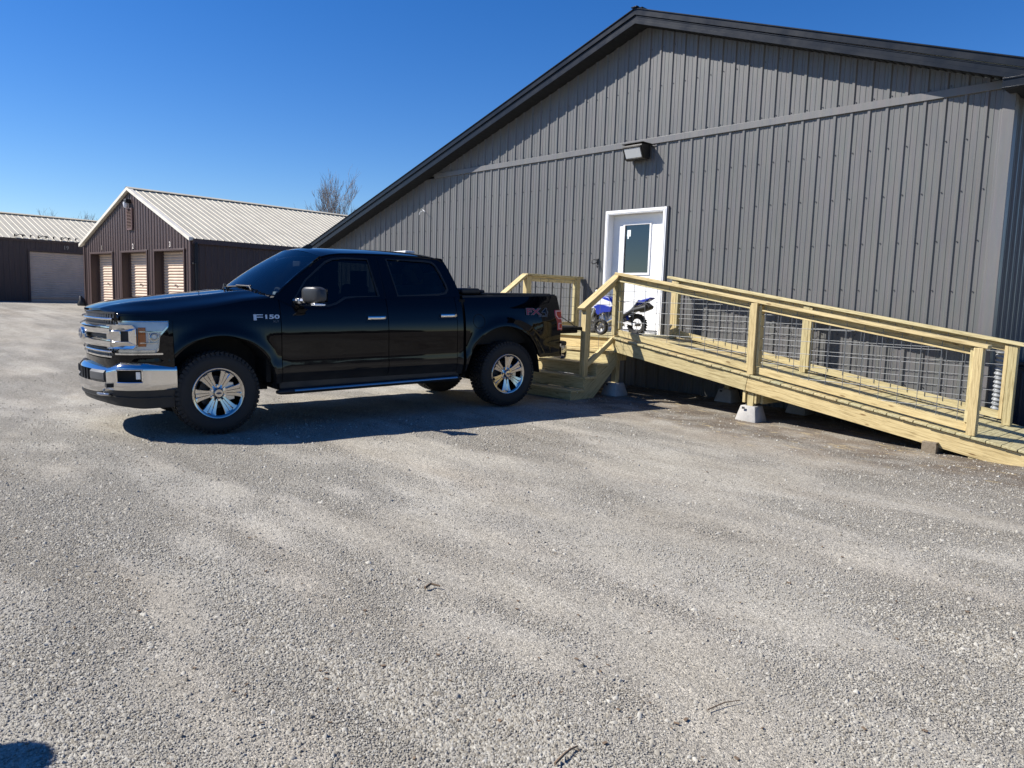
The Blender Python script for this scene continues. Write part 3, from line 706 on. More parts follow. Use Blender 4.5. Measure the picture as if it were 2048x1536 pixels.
# left-hand, longer building: its long side faces the yard
lb = root('storage_building', 'long brown storage building with one wide roll-up door behind the gabled one', 'storage building', (-38, -4, .5))
P1 = Vector((-35.3, -.1, 0)); d1 = Vector((.103, -.9947, 0)); n1 = Vector((.9947, .103, 0))
Q0 = P1 - d1 * 14
mb = siding(MB(), Q0, d1, n1, 0, 38, lambda u: 0, lambda u: 3.55, holes=[(14 - .95, 14 + 2.42, -1, 3.02)], prof=BR, phase=.1)
loc_in(lb, mb, 'front_wall', M['brown'], ang=20, fix=False)
def Pl(u, v, z): return P1 + d1 * u + n1 * v + Vector((0, 0, z))
mb = MB(); rows = []; z = .5
while z < 3.0:
    for q in range(6):
        a_ = q / 6; rows.append((z + a_ * .105, -.06 + (.022 * math.sin(math.pi * min(1, a_ / .85)) if a_ < .85 else 0)))
    z += .105
mb.quadgrid([[Pl(2.42, v, z), Pl(-.95, v, z)] for z, v in rows]); loc_in(lb, mb, 'roll_door', M['rolldoor'], ang=50, fix=False)
mt_ = Matrix((d1, n1, Vector((0, 0, 1)))).transposed()
mb = MB(); mb.box(Pl(.73, .03, 3.06), (3.5, .06, .08), mt_); mb.box(Pl(2.45, .02, 1.7), (.07, .06, 2.8), mt_); mb.box(Pl(2.2, .03, 3.54), (33, .10, .13), mt_); loc_in(lb, mb, 'wall_trim', M['browntrim'])
mb = MB(); mb.box(Pl(.75, -.03, .80), (3.3, .05, .05), mt_); loc_in(lb, mb, 'door_bottom_bar', M['satin'])
mtx = Matrix((-d1, Vector((0, 0, 1)), n1)).transposed().to_4x4(); mtx.translation = Pl(.81, .03, 3.27)
o = text_mesh('door_number', '19', .26, .004, M['numdark'], None, mtx, .006); put(o, lb)
mb = MB(); rl0 = Pl(24, -3.6, 4.98); ribroof(mb, rl0, -d1, n1, 38, 3.75, 1.40, .27); ribroof(mb, rl0, -d1, -n1, 38, 3.75, 1.40, .27)
rf2 = loc_in(lb, mb, 'roof', M['roofw'], ang=20, fix=False)
mb = MB(); mb.quadgrid([[r + n1 * a_ + Vector((0, 0, h)) for a_, h in ((-.17, -.02), (-.03, .045), (.03, .045), (.17, -.02))] for r in (rl0 + Vector((0, 0, .02)), rl0 - d1 * 38 + Vector((0, 0, .02)))]); loc_in(rf2, mb, 'ridge_cap', M['roofw'], fix=False)
guards(Pl(3.0, .02, 3.66), -d1, None, 14, .33, rf2)
mb = MB(); mb.box(Pl(10, -7.2, 1.8), (28, .05, 3.5), mt_); mb.box(Pl(-14, -3.6, 1.8), (.05, 7.2, 3.5), mt_); mb.box(Pl(24, -3.6, 1.8), (.05, 7.2, 3.5), mt_); loc_in(lb, mb, 'rear_wall', M['brown'], smooth=False)
mb = MB(); mb.box(P_(WD, -13, 1.5), (.05, 26, 3.2), Matrix((dL, nF, Vector((0, 0, 1)))).transposed()); mb.box(P_(WD / 2, -26, 1.5), (WD, .05, 3.2), Matrix((dL, nF, Vector((0, 0, 1)))).transposed()); loc_in(sb, mb, 'rear_wall', M['brown'], smooth=False)
gb = root('dark_sack', 'small black sack lying at the near corner of the brown gabled building', 'sack', tuple(P_(9.44, .12, gzs)))
mb = MB(); mb.lathe([(.001, 0), (.14, .02), (.16, .14), (.13, .30), (.08, .40), (.04, .46), (.001, .48)], Matrix.Translation(P_(9.44, .12, gzs - .02)) @ Matrix.Rotation(.12, 4, 'X'), 14)
for i in range(len(mb.v)): v = Vector(mb.v[i]); k_ = 1; mb.v[i] = (v.x + .03 * math.sin(v.z * 17 + v.y * 9), v.y + .03 * math.sin(v.z * 13 + v.x * 11), v.z)
loc_in(gb, mb, 'sack_body', M['black'])

# ------------------------------------------------------------------ bare trees beyond the roofs
def bare_tree(name, label, base, height, spread, seed, leans=3, thick=.16, rmin=.010):
    rg = random.Random(seed); t_ = root(name, label, 'tree', base, 'bare trees beyond the roofs')
    trunk, crown = MB(), MB()
    def grow(p, d, ln, r, lvl):
        pts = [p]; n = 5
        for i in range(n):
            d = (d + Vector((rg.uniform(-1, 1), rg.uniform(-1, 1), rg.uniform(-.1, .5))) * (.10 + .02 * lvl)).normalized(); p = p + d * ln / n; pts.append(p)
        (trunk if lvl == 0 else crown).tube(pts, r, 6 if lvl < 2 else 3, cap=False, radii=[lerp(r, r * .5, i / n) for i in range(n + 1)])
        if lvl >= 4: return
        kids = (4, 4, 4, 3)[lvl]
        for i in range(kids + rg.randint(0, 2)):
            q = rg.uniform(.3, 1.0) if lvl else rg.uniform(.45, 1.0); k = min(n, max(1, int(q * n))); az = rg.uniform(0, 6.283); tilt = rg.uniform(.18, .50)
            a = Vector((math.cos(az), math.sin(az), 0)); nd = (pts[k] - pts[k - 1]).normalized() * math.cos(tilt) + (a * spread) * math.sin(tilt) + Vector((0, 0, .25))
            grow(pts[k], nd.normalized(), ln * rg.uniform(.45, .68), max(rmin, r * rg.uniform(.34, .5)), lvl + 1)
    for i in range(leans):
        az = 6.283 * i / leans + rg.random(); b = Vector(base) + Vector((math.cos(az), math.sin(az), 0)) * .3 * (leans > 1)
        grow(b, Vector((math.cos(az) * .16 * spread, math.sin(az) * .16 * spread, 1)).normalized(), height * rg.uniform(.52, .62), thick, 0)
    loc_in(t_, trunk, 'trunk', M['bark']); loc_in(t_, crown, 'crown', M['bark'], fix=False)
def ray_at(px, py, depth):
    d = F + RT * ((px - 1024) / 1505) - UP * ((py - 768) / 1505); return CAM + d * depth
def tree_at(px, pytop, depth, label, spread, seed, leans, thick=.15, k=1.0):
    p = ray_at(px, pytop, depth); z0 = .5; bare_tree('bare_tree', label, (p.x, p.y, z0), (p.z - z0) * k, spread, seed, leans, thick)
tree_at(672, 362, 60, 'tallest bare tree with a fan of upright stems behind the pale roof', 1.0, 3, 5, .075, .96)
tree_at(100, 418, 66, 'thin broken bare treetop, leftmost above the far roof', .9, 12, 2, .09)
tree_at(118, 425, 74, 'sparse bare treetop between two others above the far roof', .9, 15, 2, .08)
tree_at(155, 415, 70, 'bushy bare treetop above the far roof next to the gable', 1.1, 22, 3, .10)
# a distant wood round the open side of the yard (it shows in the door glass and the truck's paint)
mb = MB(); rg = random.Random(5)
for i in range(150):
    az = R(rg.uniform(-178, 20)); rad = rg.uniform(150, 210); x, y = math.cos(az) * rad, math.sin(az) * rad; h = rg.uniform(3, 8)
    for k in range(12):
        cx, cy, cz, q = x + rg.uniform(-6, 6), y + rg.uniform(-6, 6), h * rg.uniform(.25, .8), rg.uniform(2, 4)
        mb.lathe([(.01, -q * .8), (q * .8, -q * .35), (q, 0), (q * .7, q * .6), (.01, q * .85)], Matrix.Translation((cx, cy, cz)) @ Matrix.Rotation(rg.random() * 3, 4, 'Z'), 6)
tag(mb.build('far_wood', M['leaf'], fix=False, smooth=False), 'far dark wood on the horizon behind the yard', 'wood', kind='stuff')

# ------------------------------------------------------------------ timber landing, stairs and ramp (one thing)
rp = root('access_ramp', 'new treated timber landing with stairs and long ramp with wire mesh railings', 'ramp', (.25, -.8, 0))
DZ = .90
deckz = lambda x: DZ if x <= .28 else DZ - .1575 * (x - .28)
def A(mb, name, mt=None, bev=.003, **k): return put(mb.build(name, mt or M['wood'], None, bev=bev, ang=30, **k), rp)
X0, X1, YF = -1.86, .26, -1.44
mb = MB(); y = -.04
while y > YF - .01:
    mb.box(((X0 + X1) / 2 + random.uniform(-.004, .004), y - .07, DZ - .014), (X1 - X0, .138, .027)); y -= .1435
A(mb, 'landing_deck', M['deckwood'])
mb = MB(); s_ = .285; Ln = 5.78; tilt = math.atan(.1575)
while s_ < .28 + Ln:
    x = s_ + .069; yo, yi = -1.565 + random.uniform(-.006, .006), -.035 + random.uniform(-.004, .004)
    mt_ = Matrix.Rotation(tilt, 3, 'Y')
    mb.box((x, (yo + yi) / 2, deckz(x) - .014), (.139, yi - yo, .027), mt_); s_ += .1425
A(mb, 'ramp_deck', M['deckwood'], bev=.005)
# joists and rim boards
def sloped(y, xa, xb, top, ht, th=.038, mt=None, name='ramp_beam'):
    A(MB().beam((xa, y, deckz(xa) + top - ht / 2), (xb, y, deckz(xb) + top - ht / 2), th, ht), name, mt)
sloped(-1.515, .29, 2.50, -.036, .185); sloped(-1.513, 2.504, 6.0, -.036, .185); sloped(-.80, .3, 5.6, -.036, .14); sloped(-.09, .3, 5.6, -.036, .14)
for p0, p1 in (((X0 + .02, YF + .03, .785), (X1 - .02, YF + .03, .785)), ((X0 + .02, YF + .05, .785), (X0 + .02, -.06, .785)), ((X1 - .02, YF + .05, .785), (X1 - .02, -.06, .785)), ((X0 + .05, -.05, .785), (X1 - .05, -.05, .785)),
               ((-.8, YF + .05, .785), (-.8, -.08, .785)), ((X1 + .02, -1.36, .72), (1.25, -1.36, .62))):
    A(MB().beam(p0, p1, .038, .184), 'joist')
# posts
def post(x, y, z0, z1, w=.089): A(MB().box((x, y, (z0 + z1) / 2), (w, w, z1 - z0)), 'post', bev=.005)
CN = lambda x: 1.862 - .1555 * (x - .25)          # near cap, top face
CF = lambda x: 1.872 - .156 * (x - .25)
XP = -1.80
post(XP, -1.40, .72, CN(.25) - .045); post(XP, -.13, .72, CN(.25) - .045); post(.20, -1.40, .66, CN(.25) - .045)
post(.20, -2.115, .318, 1.345); post(XP, -2.115, .318, 1.345)
for x in (2.545, 5.115): post(x, -1.50, deckz(x) + .001, CN(x) - .045)
for x in (.435, 2.64, 5.13): post(x, -.26, deckz(x) + .001, CF(x) - .045)
# flat trims beside the posts that clamp the wire
def stile(x, y, z0, z1, dx=.038, dy=.089): A(MB().box((x, y, (z0 + z1) / 2), (dx, dy, z1 - z0)), 'mesh_stile')
for x, y, sd in ((2.545, -1.455, -1), (2.545, -1.455, 1), (5.115, -1.455, -1), (.20, -1.40, 1)):
    xx = x + sd * .066; stile(xx, y, deckz(xx) + .12, CN(xx) - .06)
for x, sd in ((.435, 1), (2.64, 1), (5.13, -1)):
    xx = x + sd * .066; stile(xx, -.26, deckz(xx) + .06, CF(xx) - .06)
for y in (-1.334, -.196): stile(XP, y, DZ + .15, CN(.25) - .06, .06, .038)
stile(.20, -2.048, .60, 1.36, .06, .038); stile(.20, -1.466, .92, 1.75, .06, .038)
# caps (2x6 laid flat) and the boards below them
def cap(p0, p1, wd=.14): A(MB().beam(p0, p1, wd, .038), 'handrail', bev=.005)
cap((.235, -1.475, CN(.235) - .019), (5.20, -1.475, CN(5.2) - .019)); cap((.31, -.26, CF(.31) - .019), (5.27, -.26, CF(5.27) - .019))
cap((XP, -1.45, 1.843), (XP, -.03, 1.843)); cap((.20, -1.395, 1.838), (.20, -2.22, 1.305)); cap((XP, -1.46, 1.83), (XP, -2.22, 1.305))
def rail(p0, p1, w_=.038, h_=.089, nm='under_rail'): A(MB().beam(p0, p1, w_, h_), nm)
rail((.25, -1.425, CN(.25) - .082), (2.5, -1.425, CN(2.5) - .082)); rail((2.59, -1.425, CN(2.59) - .082), (5.07, -1.425, CN(5.07) - .082))
rail((.48, -.235, CF(.48) - .082), (2.59, -.235, CF(2.59) - .082)); rail((2.69, -.235, CF(2.69) - .082), (5.08, -.235, CF(5.08) - .082))
rail((.25, -1.475, CN(.25) - .122), (2.49, -1.475, CN(2.49) - .122), .038, .018, 'mesh_batten'); rail((2.60, -1.475, CN(2.6) - .122), (5.06, -1.475, CN(5.06) - .122), .038, .018, 'mesh_batten')
rail((XP, -1.36, 1.78), (XP, -.17, 1.78))
rail((.20, -1.44, 1.735), (.20, -2.08, 1.325), .038, .07)
# bottom rails
BN = lambda x: deckz(x) + .068; BF = lambda x: deckz(x) + .098
for xa, xb in ((.30, 2.48), (2.60, 5.06)): rail((xa, -1.455, BN(xa)), (xb, -1.455, BN(xb)), .06, .085, 'bottom_rail')
for xa, xb in ((.48, 2.59), (2.69, 5.08)): rail((xa, -.26, BF(xa)), (xb, -.26, BF(xb)), .038, .09, 'bottom_rail')
rail((XP, -1.36, DZ + .10), (XP, -.17, DZ + .10), .038, .089, 'bottom_rail')
rail((.225, -1.43, .905), (.225, -2.08, .49), .034, .07, 'bottom_rail'); rail((.175, -1.43, .875), (.175, -2.08, .46), .034, .07, 'bottom_rail')
# cattle-panel wire, cut level
def mesh_x(y, xa, xb, lo, hi, z_off=0, r=.0034):
    mb = MB(); x = xa + .09
    while x < xb: mb.tube([(x, y, lo(x)), (x, y, hi(x))], r, 5); x += .207
    z = .05 + z_off
    while z < 1.9:
        xs = [xa + (xb - xa) * i / 200 for i in range(201)]; ok = [q for q in xs if lo(q) < z < hi(q)]
        if len(ok) > 3: mb.tube([(ok[0], y + .006, z), (ok[-1], y + .006, z)], r, 5)
        z += .1535
    put(mb.build('wire_panel', M['wire'], None), rp)
mesh_x(-1.478, .27, 2.50, lambda x: BN(x) - .03, lambda x: CN(x) - .05, .0); mesh_x(-1.478, 2.59, 5.07, lambda x: BN(x) - .03, lambda x: CN(x) - .05, .04)
mesh_x(-.285, .48, 2.59, lambda x: BF(x) + .0, lambda x: CF(x) - .05, .07); mesh_x(-.285, 2.69, 5.08, lambda x: BF(x), lambda x: CF(x) - .05, .02)
def mesh_y(x, ya, yb, lo, hi, zo=0):
    mb = MB(); y = ya + .06
    while y < yb: mb.tube([(x, y, lo(y)), (x, y, hi(y))], .0028, 5); y += .207
    z = .1 + zo
    while z < 1.85:
        ys = [ya + (yb - ya) * i / 200 for i in range(201)]; ok = [q for q in ys if lo(q) < z < hi(q)]
        if len(ok) > 3: mb.tube([(x + .006, ok[0], z), (x + .006, ok[-1], z)], .0028, 5)
        z += .1535
    put(mb.build('wire_panel', M['wire'], None), rp)
mesh_y(XP + .02, -1.36, -.17, lambda y: DZ + .08, lambda y: 1.80)
mesh_y(.20, -2.07, -1.44, lambda y: .47 + (y + 2.08) * .64, lambda y: 1.30 + (y + 2.08) * .64, .05)
# stairs
steps = [(-2.46, .14), (-2.19, .32), (-1.92, .505), (-1.655, .69)]
for i, (yn, z) in enumerate(steps):
    nxt = steps[i + 1][0] if i < 3 else YF - .0
    dep = (nxt - yn) + .012
    mb = MB()
    for q in range(2): mb.box(((X0 + X1 + .03) / 2, yn + dep * (.25 + .5 * q), z - .016), (X1 - X0 + .03, dep / 2 - .005, .032))
    A(mb, 'stair_tread')
for i, (yn, z) in enumerate(steps + [(YF, .875)]):
    zl = -.12 if i == 0 else steps[i - 1][1] + .001; zt_ = z - .034 if i < 4 else .87
    A(MB().box(((X0 + X1) / 2, yn + .034, (zl + zt_) / 2), (X1 - X0 - .01, .02, zt_ - zl)), 'stair_riser')
def stringer(x):
    top = []
    for i, (yn, z) in enumerate(steps):
        z0 = -.1 if i == 0 else steps[i - 1][1] - .033; top += [(yn + .046, z0), (yn + .046, z - .033)]
    poly = top + [(YF + .01, steps[-1][1] - .033), (YF + .01, .46), (-1.96, -.02), (-2.05, -.12)]
    mb = MB(); mb.prism(poly, lambda u, v, k: Vector((x + (k - .5) * .038, u, v)), None)
    mb.lc = [((v[1] * .83 - v[2] * .0) + v[2] * .56, v[1] * -.56 + v[2] * .83, v[0]) for v in mb.v]; mb.rn = [random.random()] * len(mb.v); mb.attr = True
    A(mb, 'stringer', bev=.003)
for x in (X1 - .02, -.8, X0 + .02): stringer(x)
A(MB().box((X1 + .012, -1.35, .705), (.024, .24, .33)), 'skirt_board')
A(MB().box((X1 + .003, -2.30, .105), (.008, .02, .015)), 'tread_bracket', M['sticker'])
# support legs under the frame
for x, y, zt_ in ((.17, -1.34, .70), (2.545, -1.44, deckz(2.545) - .22), (-1.72, -1.34, .70), (-1.72, -.22, .7), (1.45, -.20, deckz(1.45) - .17), (2.6, -.2, deckz(2.6) - .17)):
    post(x, y, float(gz(x, y)) + .17, zt_)
A(MB().box((2.46, -1.44, .30), (.038, .12, .26)), 'leg_cleat'); A(MB().box((2.62, -1.44, .28), (.03, .10, .22)), 'leg_cleat')
A(MB().beam((2.66, -1.40, .255), (2.70, -.2, .255), .038, .184), 'cross_beam')
# concrete pier blocks
def pier(x, y, label, z=None):
    z = float(gz(x, y)) if z is None else z
    t_ = root('pier_block', label, 'pier block', (x, y, z), 'concrete pier blocks under the timber frame')
    mb = MB(); rings = []
    for r, h in ((.150, -.03), (.146, .02), (.105, .185), (.100, .19)):
        ring = []
        for cx, cy in ((1, 1), (-1, 1), (-1, -1), (1, -1)):
            for k in range(3):
                a_ = math.atan2(cy, cx) - .3 + .3 * k; ring.append((x + cx * (r - .018) + .018 * math.cos(a_), y + cy * (r - .018) + .018 * math.sin(a_), z + h))
        rings.append(ring)
    b = len(mb.v); mb.quadgrid(rings, close_v=True); mb.f.append(tuple(b + 36 + k for k in range(12)))
    o = put(mb.build('block', M['concrete'], None, ang=40), t_)
    mb = MB(); mb.box((x - .055, y, z + .19), (.02, .1, .03)); put(mb.build('post_saddle', M['satin'], None), t_)
    mb = MB(); mb.box((x - .04, y - .137, z + .165), (.035, .012, .028)); put(mb.build('cast_notch', M['dkgrey'], None), t_)
pier(.17, -1.34, 'shaded concrete pier block under the landing corner beside the stairs')
pier(2.545, -1.44, 'sunlit concrete pier block under the middle of the ramp')
pier(1.45, -.20, 'concrete pier block in deep shade by the wall between the two front blocks')
pier(2.6, -.20, 'dark concrete pier block by the wall behind the sunlit block')
pier(-1.72, -1.34, 'concrete pier block under the landing corner behind the truck'); pier(-1.72, -.22, 'concrete pier block under the landing back corner behind the truck')
wb = root('wood_block', 'weathered grey timber offcut propping the low end of the ramp', 'wood block', (4.76, -1.40, -.1))
put(MB().box((4.75, -1.42, float(gz(4.75, -1.4)) + .055), (.15, .36, .13)).build('block', M['oldwood'], None, bev=.006), wb)
wb = root('shim_block', 'small pale timber shim wedged under the ramp beam right of the grey offcut', 'wood block', (5.2, -1.45, -.1))
put(MB().box((5.17, -1.47, -.06), (.12, .10, .10)).build('block', M['wood'], None, bev=.004), wb)

# ------------------------------------------------------------------ small dirt bike on the landing, nose to the left
bk = root('dirt_bike', 'small blue and white dirt bike with a training wheel parked before the door', 'motorbike', (-.40, -.72, DZ))
BX, BY = .06, -.72; TH = R(3)
def bp(u, v, z): return Vector((BX - u * math.cos(TH) + v * math.sin(TH), BY - u * math.sin(TH) - v * math.cos(TH), DZ + z))   # u forward (towards -x), v towards camera
def K(mb, name, mt, par=None, **k): return put(mb.build(name, mt, None, **k), par or bk)
def bike_wheel(u, v, R_, wd, name, knob=True, steer=0, rimr=.62):
    c = bp(u, v, R_); ax = (bp(0, 1, 0) - bp(0, 0, 0)); ax.rotate(Matrix.Rotation(steer, 3, 'Z')); up = Vector((0, 0, 1)); fw = up.cross(ax).normalized()
    mtx = Matrix((fw, up, ax)).transposed().to_4x4(); mtx.translation = c; h = wd / 2
    mb = MB(); mb.lathe([(R_ * rimr, -h * .5), (R_ * .78, -h * .95), (R_ * .92, -h * .9), (R_ * .97, -h * .4), (R_ * .97, h * .4), (R_ * .92, h * .9), (R_ * .78, h * .95), (R_ * rimr, h * .5)], mtx, 32)
    if knob:
        n = 26
        for i in range(n):
            a_ = 2 * math.pi * i / n
            for off in ((-.55, .55) if i % 2 else (-.95, 0, .95)):
                rr_ = R_ * (.985 if abs(off) < .9 else .95); p = mtx @ Vector((rr_ * math.cos(a_), rr_ * math.sin(a_), off * h * .85))
                rx = (mtx.to_3x3() @ Vector((math.cos(a_), math.sin(a_), 0))); ty = ax.cross(rx)
                mb.box(p, (.018, .022, h * .42), Matrix((rx, ty, ax)).transposed())
    w_ = K(mb, name, M['tyre'])
    mb = MB(); mb.lathe([(R_ * .60, -h * .5), (R_ * .66, -h * .55), (R_ * .66, h * .55), (R_ * .60, h * .5), (R_ * .56, 0)], mtx, 28, close=True); K(mb, 'rim', M['black'] if knob else M['satin'], w_)
    mb = MB()
    for i in range(12 if knob else 5):
        a_ = 2 * math.pi * i / (12 if knob else 5); s_ = 1 if i % 2 else -1
        mb.tube([mtx @ Vector((.02 * math.cos(a_), .02 * math.sin(a_), s_ * h * .5)), mtx @ Vector((R_ * .6 * math.cos(a_ + .25), R_ * .6 * math.sin(a_ + .25), 0))], .003 if knob else .009, 5)
    mb.tube([mtx @ Vector((0, 0, -h * 1.1)), mtx @ Vector((0, 0, h * 1.1))], .024, 12); K(mb, 'hub', M['engine'], w_)
bike_wheel(0, 0, .172, .085, 'wheel'); bike_wheel(.90, 0, .178, .075, 'wheel', steer=R(-14)); bike_wheel(.33, .50, .125, .085, 'training_wheel', knob=False)
mb = MB(); mb.tube([bp(.33, .54, .125), bp(.33, .38, .13), bp(.12, .2, .22), bp(.05, .07, .25)], .012, 8); K(mb, 'outrigger_arm', M['black'])
def plate(mb, pts, v0, v1, taper=0):
    mb.prism(pts, lambda u, z, k: bp(u, (v0, v1)[k], z), None)
mb = MB()
for v in (-.075, .075): mb.tube([bp(.90, v, .178), bp(.82, v, .36), bp(.755, v, .52)], .019, 10, radii=[.024, .022, .017]); 
K(mb, 'fork', M['fork'])
mb = MB(); mb.tube([bp(.735, -.09, .56), bp(.735, .09, .56)], .016, 8); mb.tube([bp(.76, 0, .48), bp(.70, 0, .64)], .022, 8); K(mb, 'triple_clamp', M['engine'])
mb = MB(); mb.tube([bp(.60, -.31, .73), bp(.64, -.17, .745), bp(.70, -.08, .67), bp(.70, .08, .67), bp(.64, .17, .745), bp(.60, .31, .73)], .010, 8); mb.tube([bp(.655, -.14, .735), bp(.655, .14, .735)], .013, 8)
hb = K(mb, 'handlebar', M['satin'])
mb = MB()
for s_ in (-1, 1): mb.tube([bp(.605, s_ * .20, .738), bp(.60, s_ * .32, .728)], .016, 8)
K(mb, 'grip', M['black'], hb)
mb = MB(); plate(mb, [(.735, .60), (.80, .56), (.82, .70), (.76, .76), (.73, .70)], -.07, .07); K(mb, 'number_plate', M['wht'], bev=.012)
mb = MB(); plate(mb, [(.70, .46), (.80, .47), (.98, .43), (1.10, .36), (1.09, .35), (.95, .40), (.80, .43), (.70, .43)], -.05, .05); K(mb, 'front_fender', M['wht'], bev=.008)
mb = MB(); plate(mb, [(.40, .50), (.50, .60), (.62, .62), (.70, .56), (.72, .47), (.58, .50), (.46, .47)], -.085, .085); K(mb, 'fuel_tank', M['blue'], bev=.03, seg=3)
for v0, v1 in ((.09, .115), (-.115, -.09)):
    mb = MB(); plate(mb, [(.80, .46), (.72, .60), (.60, .56), (.44, .52), (.40, .46), (.52, .42), (.68, .42), (.76, .38)], v0, v1); K(mb, 'shroud', M['wht'], bev=.008)
    mb = MB(); e = .012 if v0 > 0 else -.012
    plate(mb, [(.80, .44), (.70, .48), (.55, .47), (.42, .43), (.44, .36), (.60, .345), (.70, .30), (.74, .34), (.75, .40)], v0 + e, v1 + e); K(mb, 'side_scoop', M['blue'], bev=.008)
    mb = MB(); plate(mb, [(.36, .46), (.30, .49), (.02, .56), (-.09, .575), (.02, .44), (.10, .36), (.20, .30), (.34, .34)], v0, v1); K(mb, 'side_panel', M['wht'], bev=.008)
mb = MB(); plate(mb, [(.50, .575), (.40, .53), (.20, .535), (.0, .575), (-.02, .555), (.18, .50), (.42, .48)], -.075, .075); K(mb, 'seat', M['black'], bev=.02, seg=3)
mb = MB(); plate(mb, [(.06, .53), (-.10, .57), (-.26, .615), (-.28, .60), (-.16, .53), (-.02, .47)], -.07, .07); K(mb, 'rear_fender', M['blue'], bev=.01)
mb = MB(); mb.tube([bp(.30, .10, .28), bp(.12, .125, .34), bp(0, .13, .40), bp(-.26, .14, .46)], .04, 14, radii=[.02, .025, .038, .042]); K(mb, 'silencer', M['black'])
mb = MB(); plate(mb, [(-.03, .45), (-.18, .53), (-.27, .47), (-.25, .43), (-.08, .37)], -.06, .06); K(mb, 'rear_guard', M['black'], bev=.01)
mb = MB(); mb.tube([bp(.74, 0, .50), bp(.66, 0, .30), bp(.60, 0, .14), bp(.32, 0, .13), bp(.24, 0, .24), bp(.26, 0, .46)], .018, 8); mb.tube([bp(.72, 0, .52), bp(.26, 0, .47)], .018, 8); K(mb, 'frame', M['satin'])
mb = MB(); mb.tube([bp(.40, -.09, .22), bp(.40, .09, .22)], .105, 20); mb.tube([bp(.54, 0, .20), bp(.60, 0, .36)], .062, 14); mb.tube([bp(.28, -.06, .24), bp(.28, .08, .24)], .075, 16)
for i in range(6): mb.tube([bp(.54 + i * .008, 0, .24 + i * .02), bp(.541 + i * .008, 0, .246 + i * .02)], .078, 14)
K(mb, 'engine', M['engine'])
mb = MB(); mb.tube([bp(.60, .03, .34), bp(.68, .06, .34), bp(.68, .09, .24), bp(.58, .115, .16), bp(.42, .12, .24), bp(.30, .11, .28)], .020, 10); K(mb, 'exhaust_pipe', M['chrome'])
for s_ in (-.075, .075):
    mb = MB(); mb.beam(bp(.30, s_, .22), bp(-.02, s_, .172), .022, .045, up=(0, 0, 1)); K(mb, 'swingarm', M['wht'] if s_ > 0 else M['satin'], bev=.006)
mb = MB(); mb.tube([bp(.14, .03, .22), bp(.22, .03, .40)], .028, 10); K(mb, 'shock', M['blue'])
mb = MB(); mb.tube([bp(.36, .09, .15), bp(.36, .18, .14)], .014, 8); mb.tube([bp(.36, -.09, .15), bp(.36, -.18, .14)], .014, 8); K(mb, 'footpeg', M['satin'])
mb = MB(); mb.tube([bp(.30, .10, .17), bp(.20, .22, .0)], .010, 6); K(mb, 'side_stand', M['satin'])

# ------------------------------------------------------------------ the pickup truck
# local axes: x = across (camera side positive), y = from nose to tail (0 at the front axle), z = up
tm = Matrix(((.99363989, .11257755, -.00246431, -1.09586), (-.11260452, .99340191, -.02174549, -7.22934), (0, .02188468, .9997605, -.072), (0, 0, 0, 1)))
tk = root('pickup_truck', 'black four-door pickup truck backed up to the timber stairs with its tailgate down', 'pickup truck', mtx=tm)
def T(mb, name, mt, par=None, **k):
    o = mb.build(name, mt, par or tk, **k); return o
WZ = [(.30, .90), (.42, .925), (.47, .945), (.54, .965), (.60, .992), (.64, .999), (.70, .993), (.76, .989), (.85, .993), (1.0, .998), (1.12, .991), (1.25, .968), (1.33, .945), (1.40, .915), (1.46, .888), (1.95, .67)]
FA = (.03, .45, .572); RA = (3.605, .47, .588)
def plan(s):
    return interp(s, [(-1.05, .40), (-.95, .70), (-.85, .84), (-.70, .925), (-.55, .968), (-.42, .988), (-.1, 1.0), (4.2, 1.0), (4.45, .992), (4.60, .975)])
def Wd(s, z):
    b = 0
    for i in range(-2, 3): b += interp(z + i * .018, WZ)
    b = b / 5 * plan(s)
    for c in (FA, RA):
        d = math.hypot(s - c[0], max(z, c[1]) - c[1]) - c[2]
        if z > .45: b += .024 * math.exp(-max(0, d) ** 2 / .075 ** 2 * .8) * (1 if d > -.05 else 0)
    return b
def arch(s, c, low):
    d = abs(s - c[0])
    return low if d >= c[2] else max(low, c[1] + math.sqrt(max(0, c[2] ** 2 - d * d)))
def panel(name, s0, s1, zb, zt, side, cols=None, nz=26, mt='paint', gap=.018):
    S_ = set(np.linspace(s0, s1, 26).tolist())
    for c in (FA, RA):
        for k in range(33):
            q = c[0] - c[2] * math.cos(math.pi * k / 32)
            if s0 < q < s1: S_.add(q)
    S_ = sorted(S_); rows = []
    for s in S_:
        b_, t_ = zb(s), zt(s); col = []
        for j in range(nz + 1):
            z = lerp(b_, t_, j / nz); col.append((side * Wd(s, z), s, z))
        # return flanges: bottom lip and top tuck
        p = col[0]; q = col[-1]
        col = [(p[0] - side * gap * 2.2, p[1], p[2] + .004), (p[0] - side * .006, p[1], p[2] - .002)] + col + [(q[0] - side * gap, q[1], q[2] + .0)]
        rows.append(col)
    a = [(p[0] - side * gap, p[1], p[2]) for p in rows[0]]; e = [(p[0] - side * gap, p[1], p[2]) for p in rows[-1]]
    return T(MB().quadgrid([a] + rows + [e]), name, M[mt], ang=45)
ze = lambda s: interp(s, [(-1.0, 1.225), (-.85, 1.238), (-.54, 1.236), (-.42, 1.252), (0, 1.315), (.3, 1.372), (.66, 1.415)])
sill = lambda s: interp(s, [(.60, 1.415), (.66, 1.40), (.80, 1.325), (.95, 1.302), (1.22, 1.305), (1.32, 1.335), (1.42, 1.392), (1.55, 1.405), (1.9, 1.41), (2.98, 1.44)])
bedt = lambda s: 1.428 + (s - 3) * .018
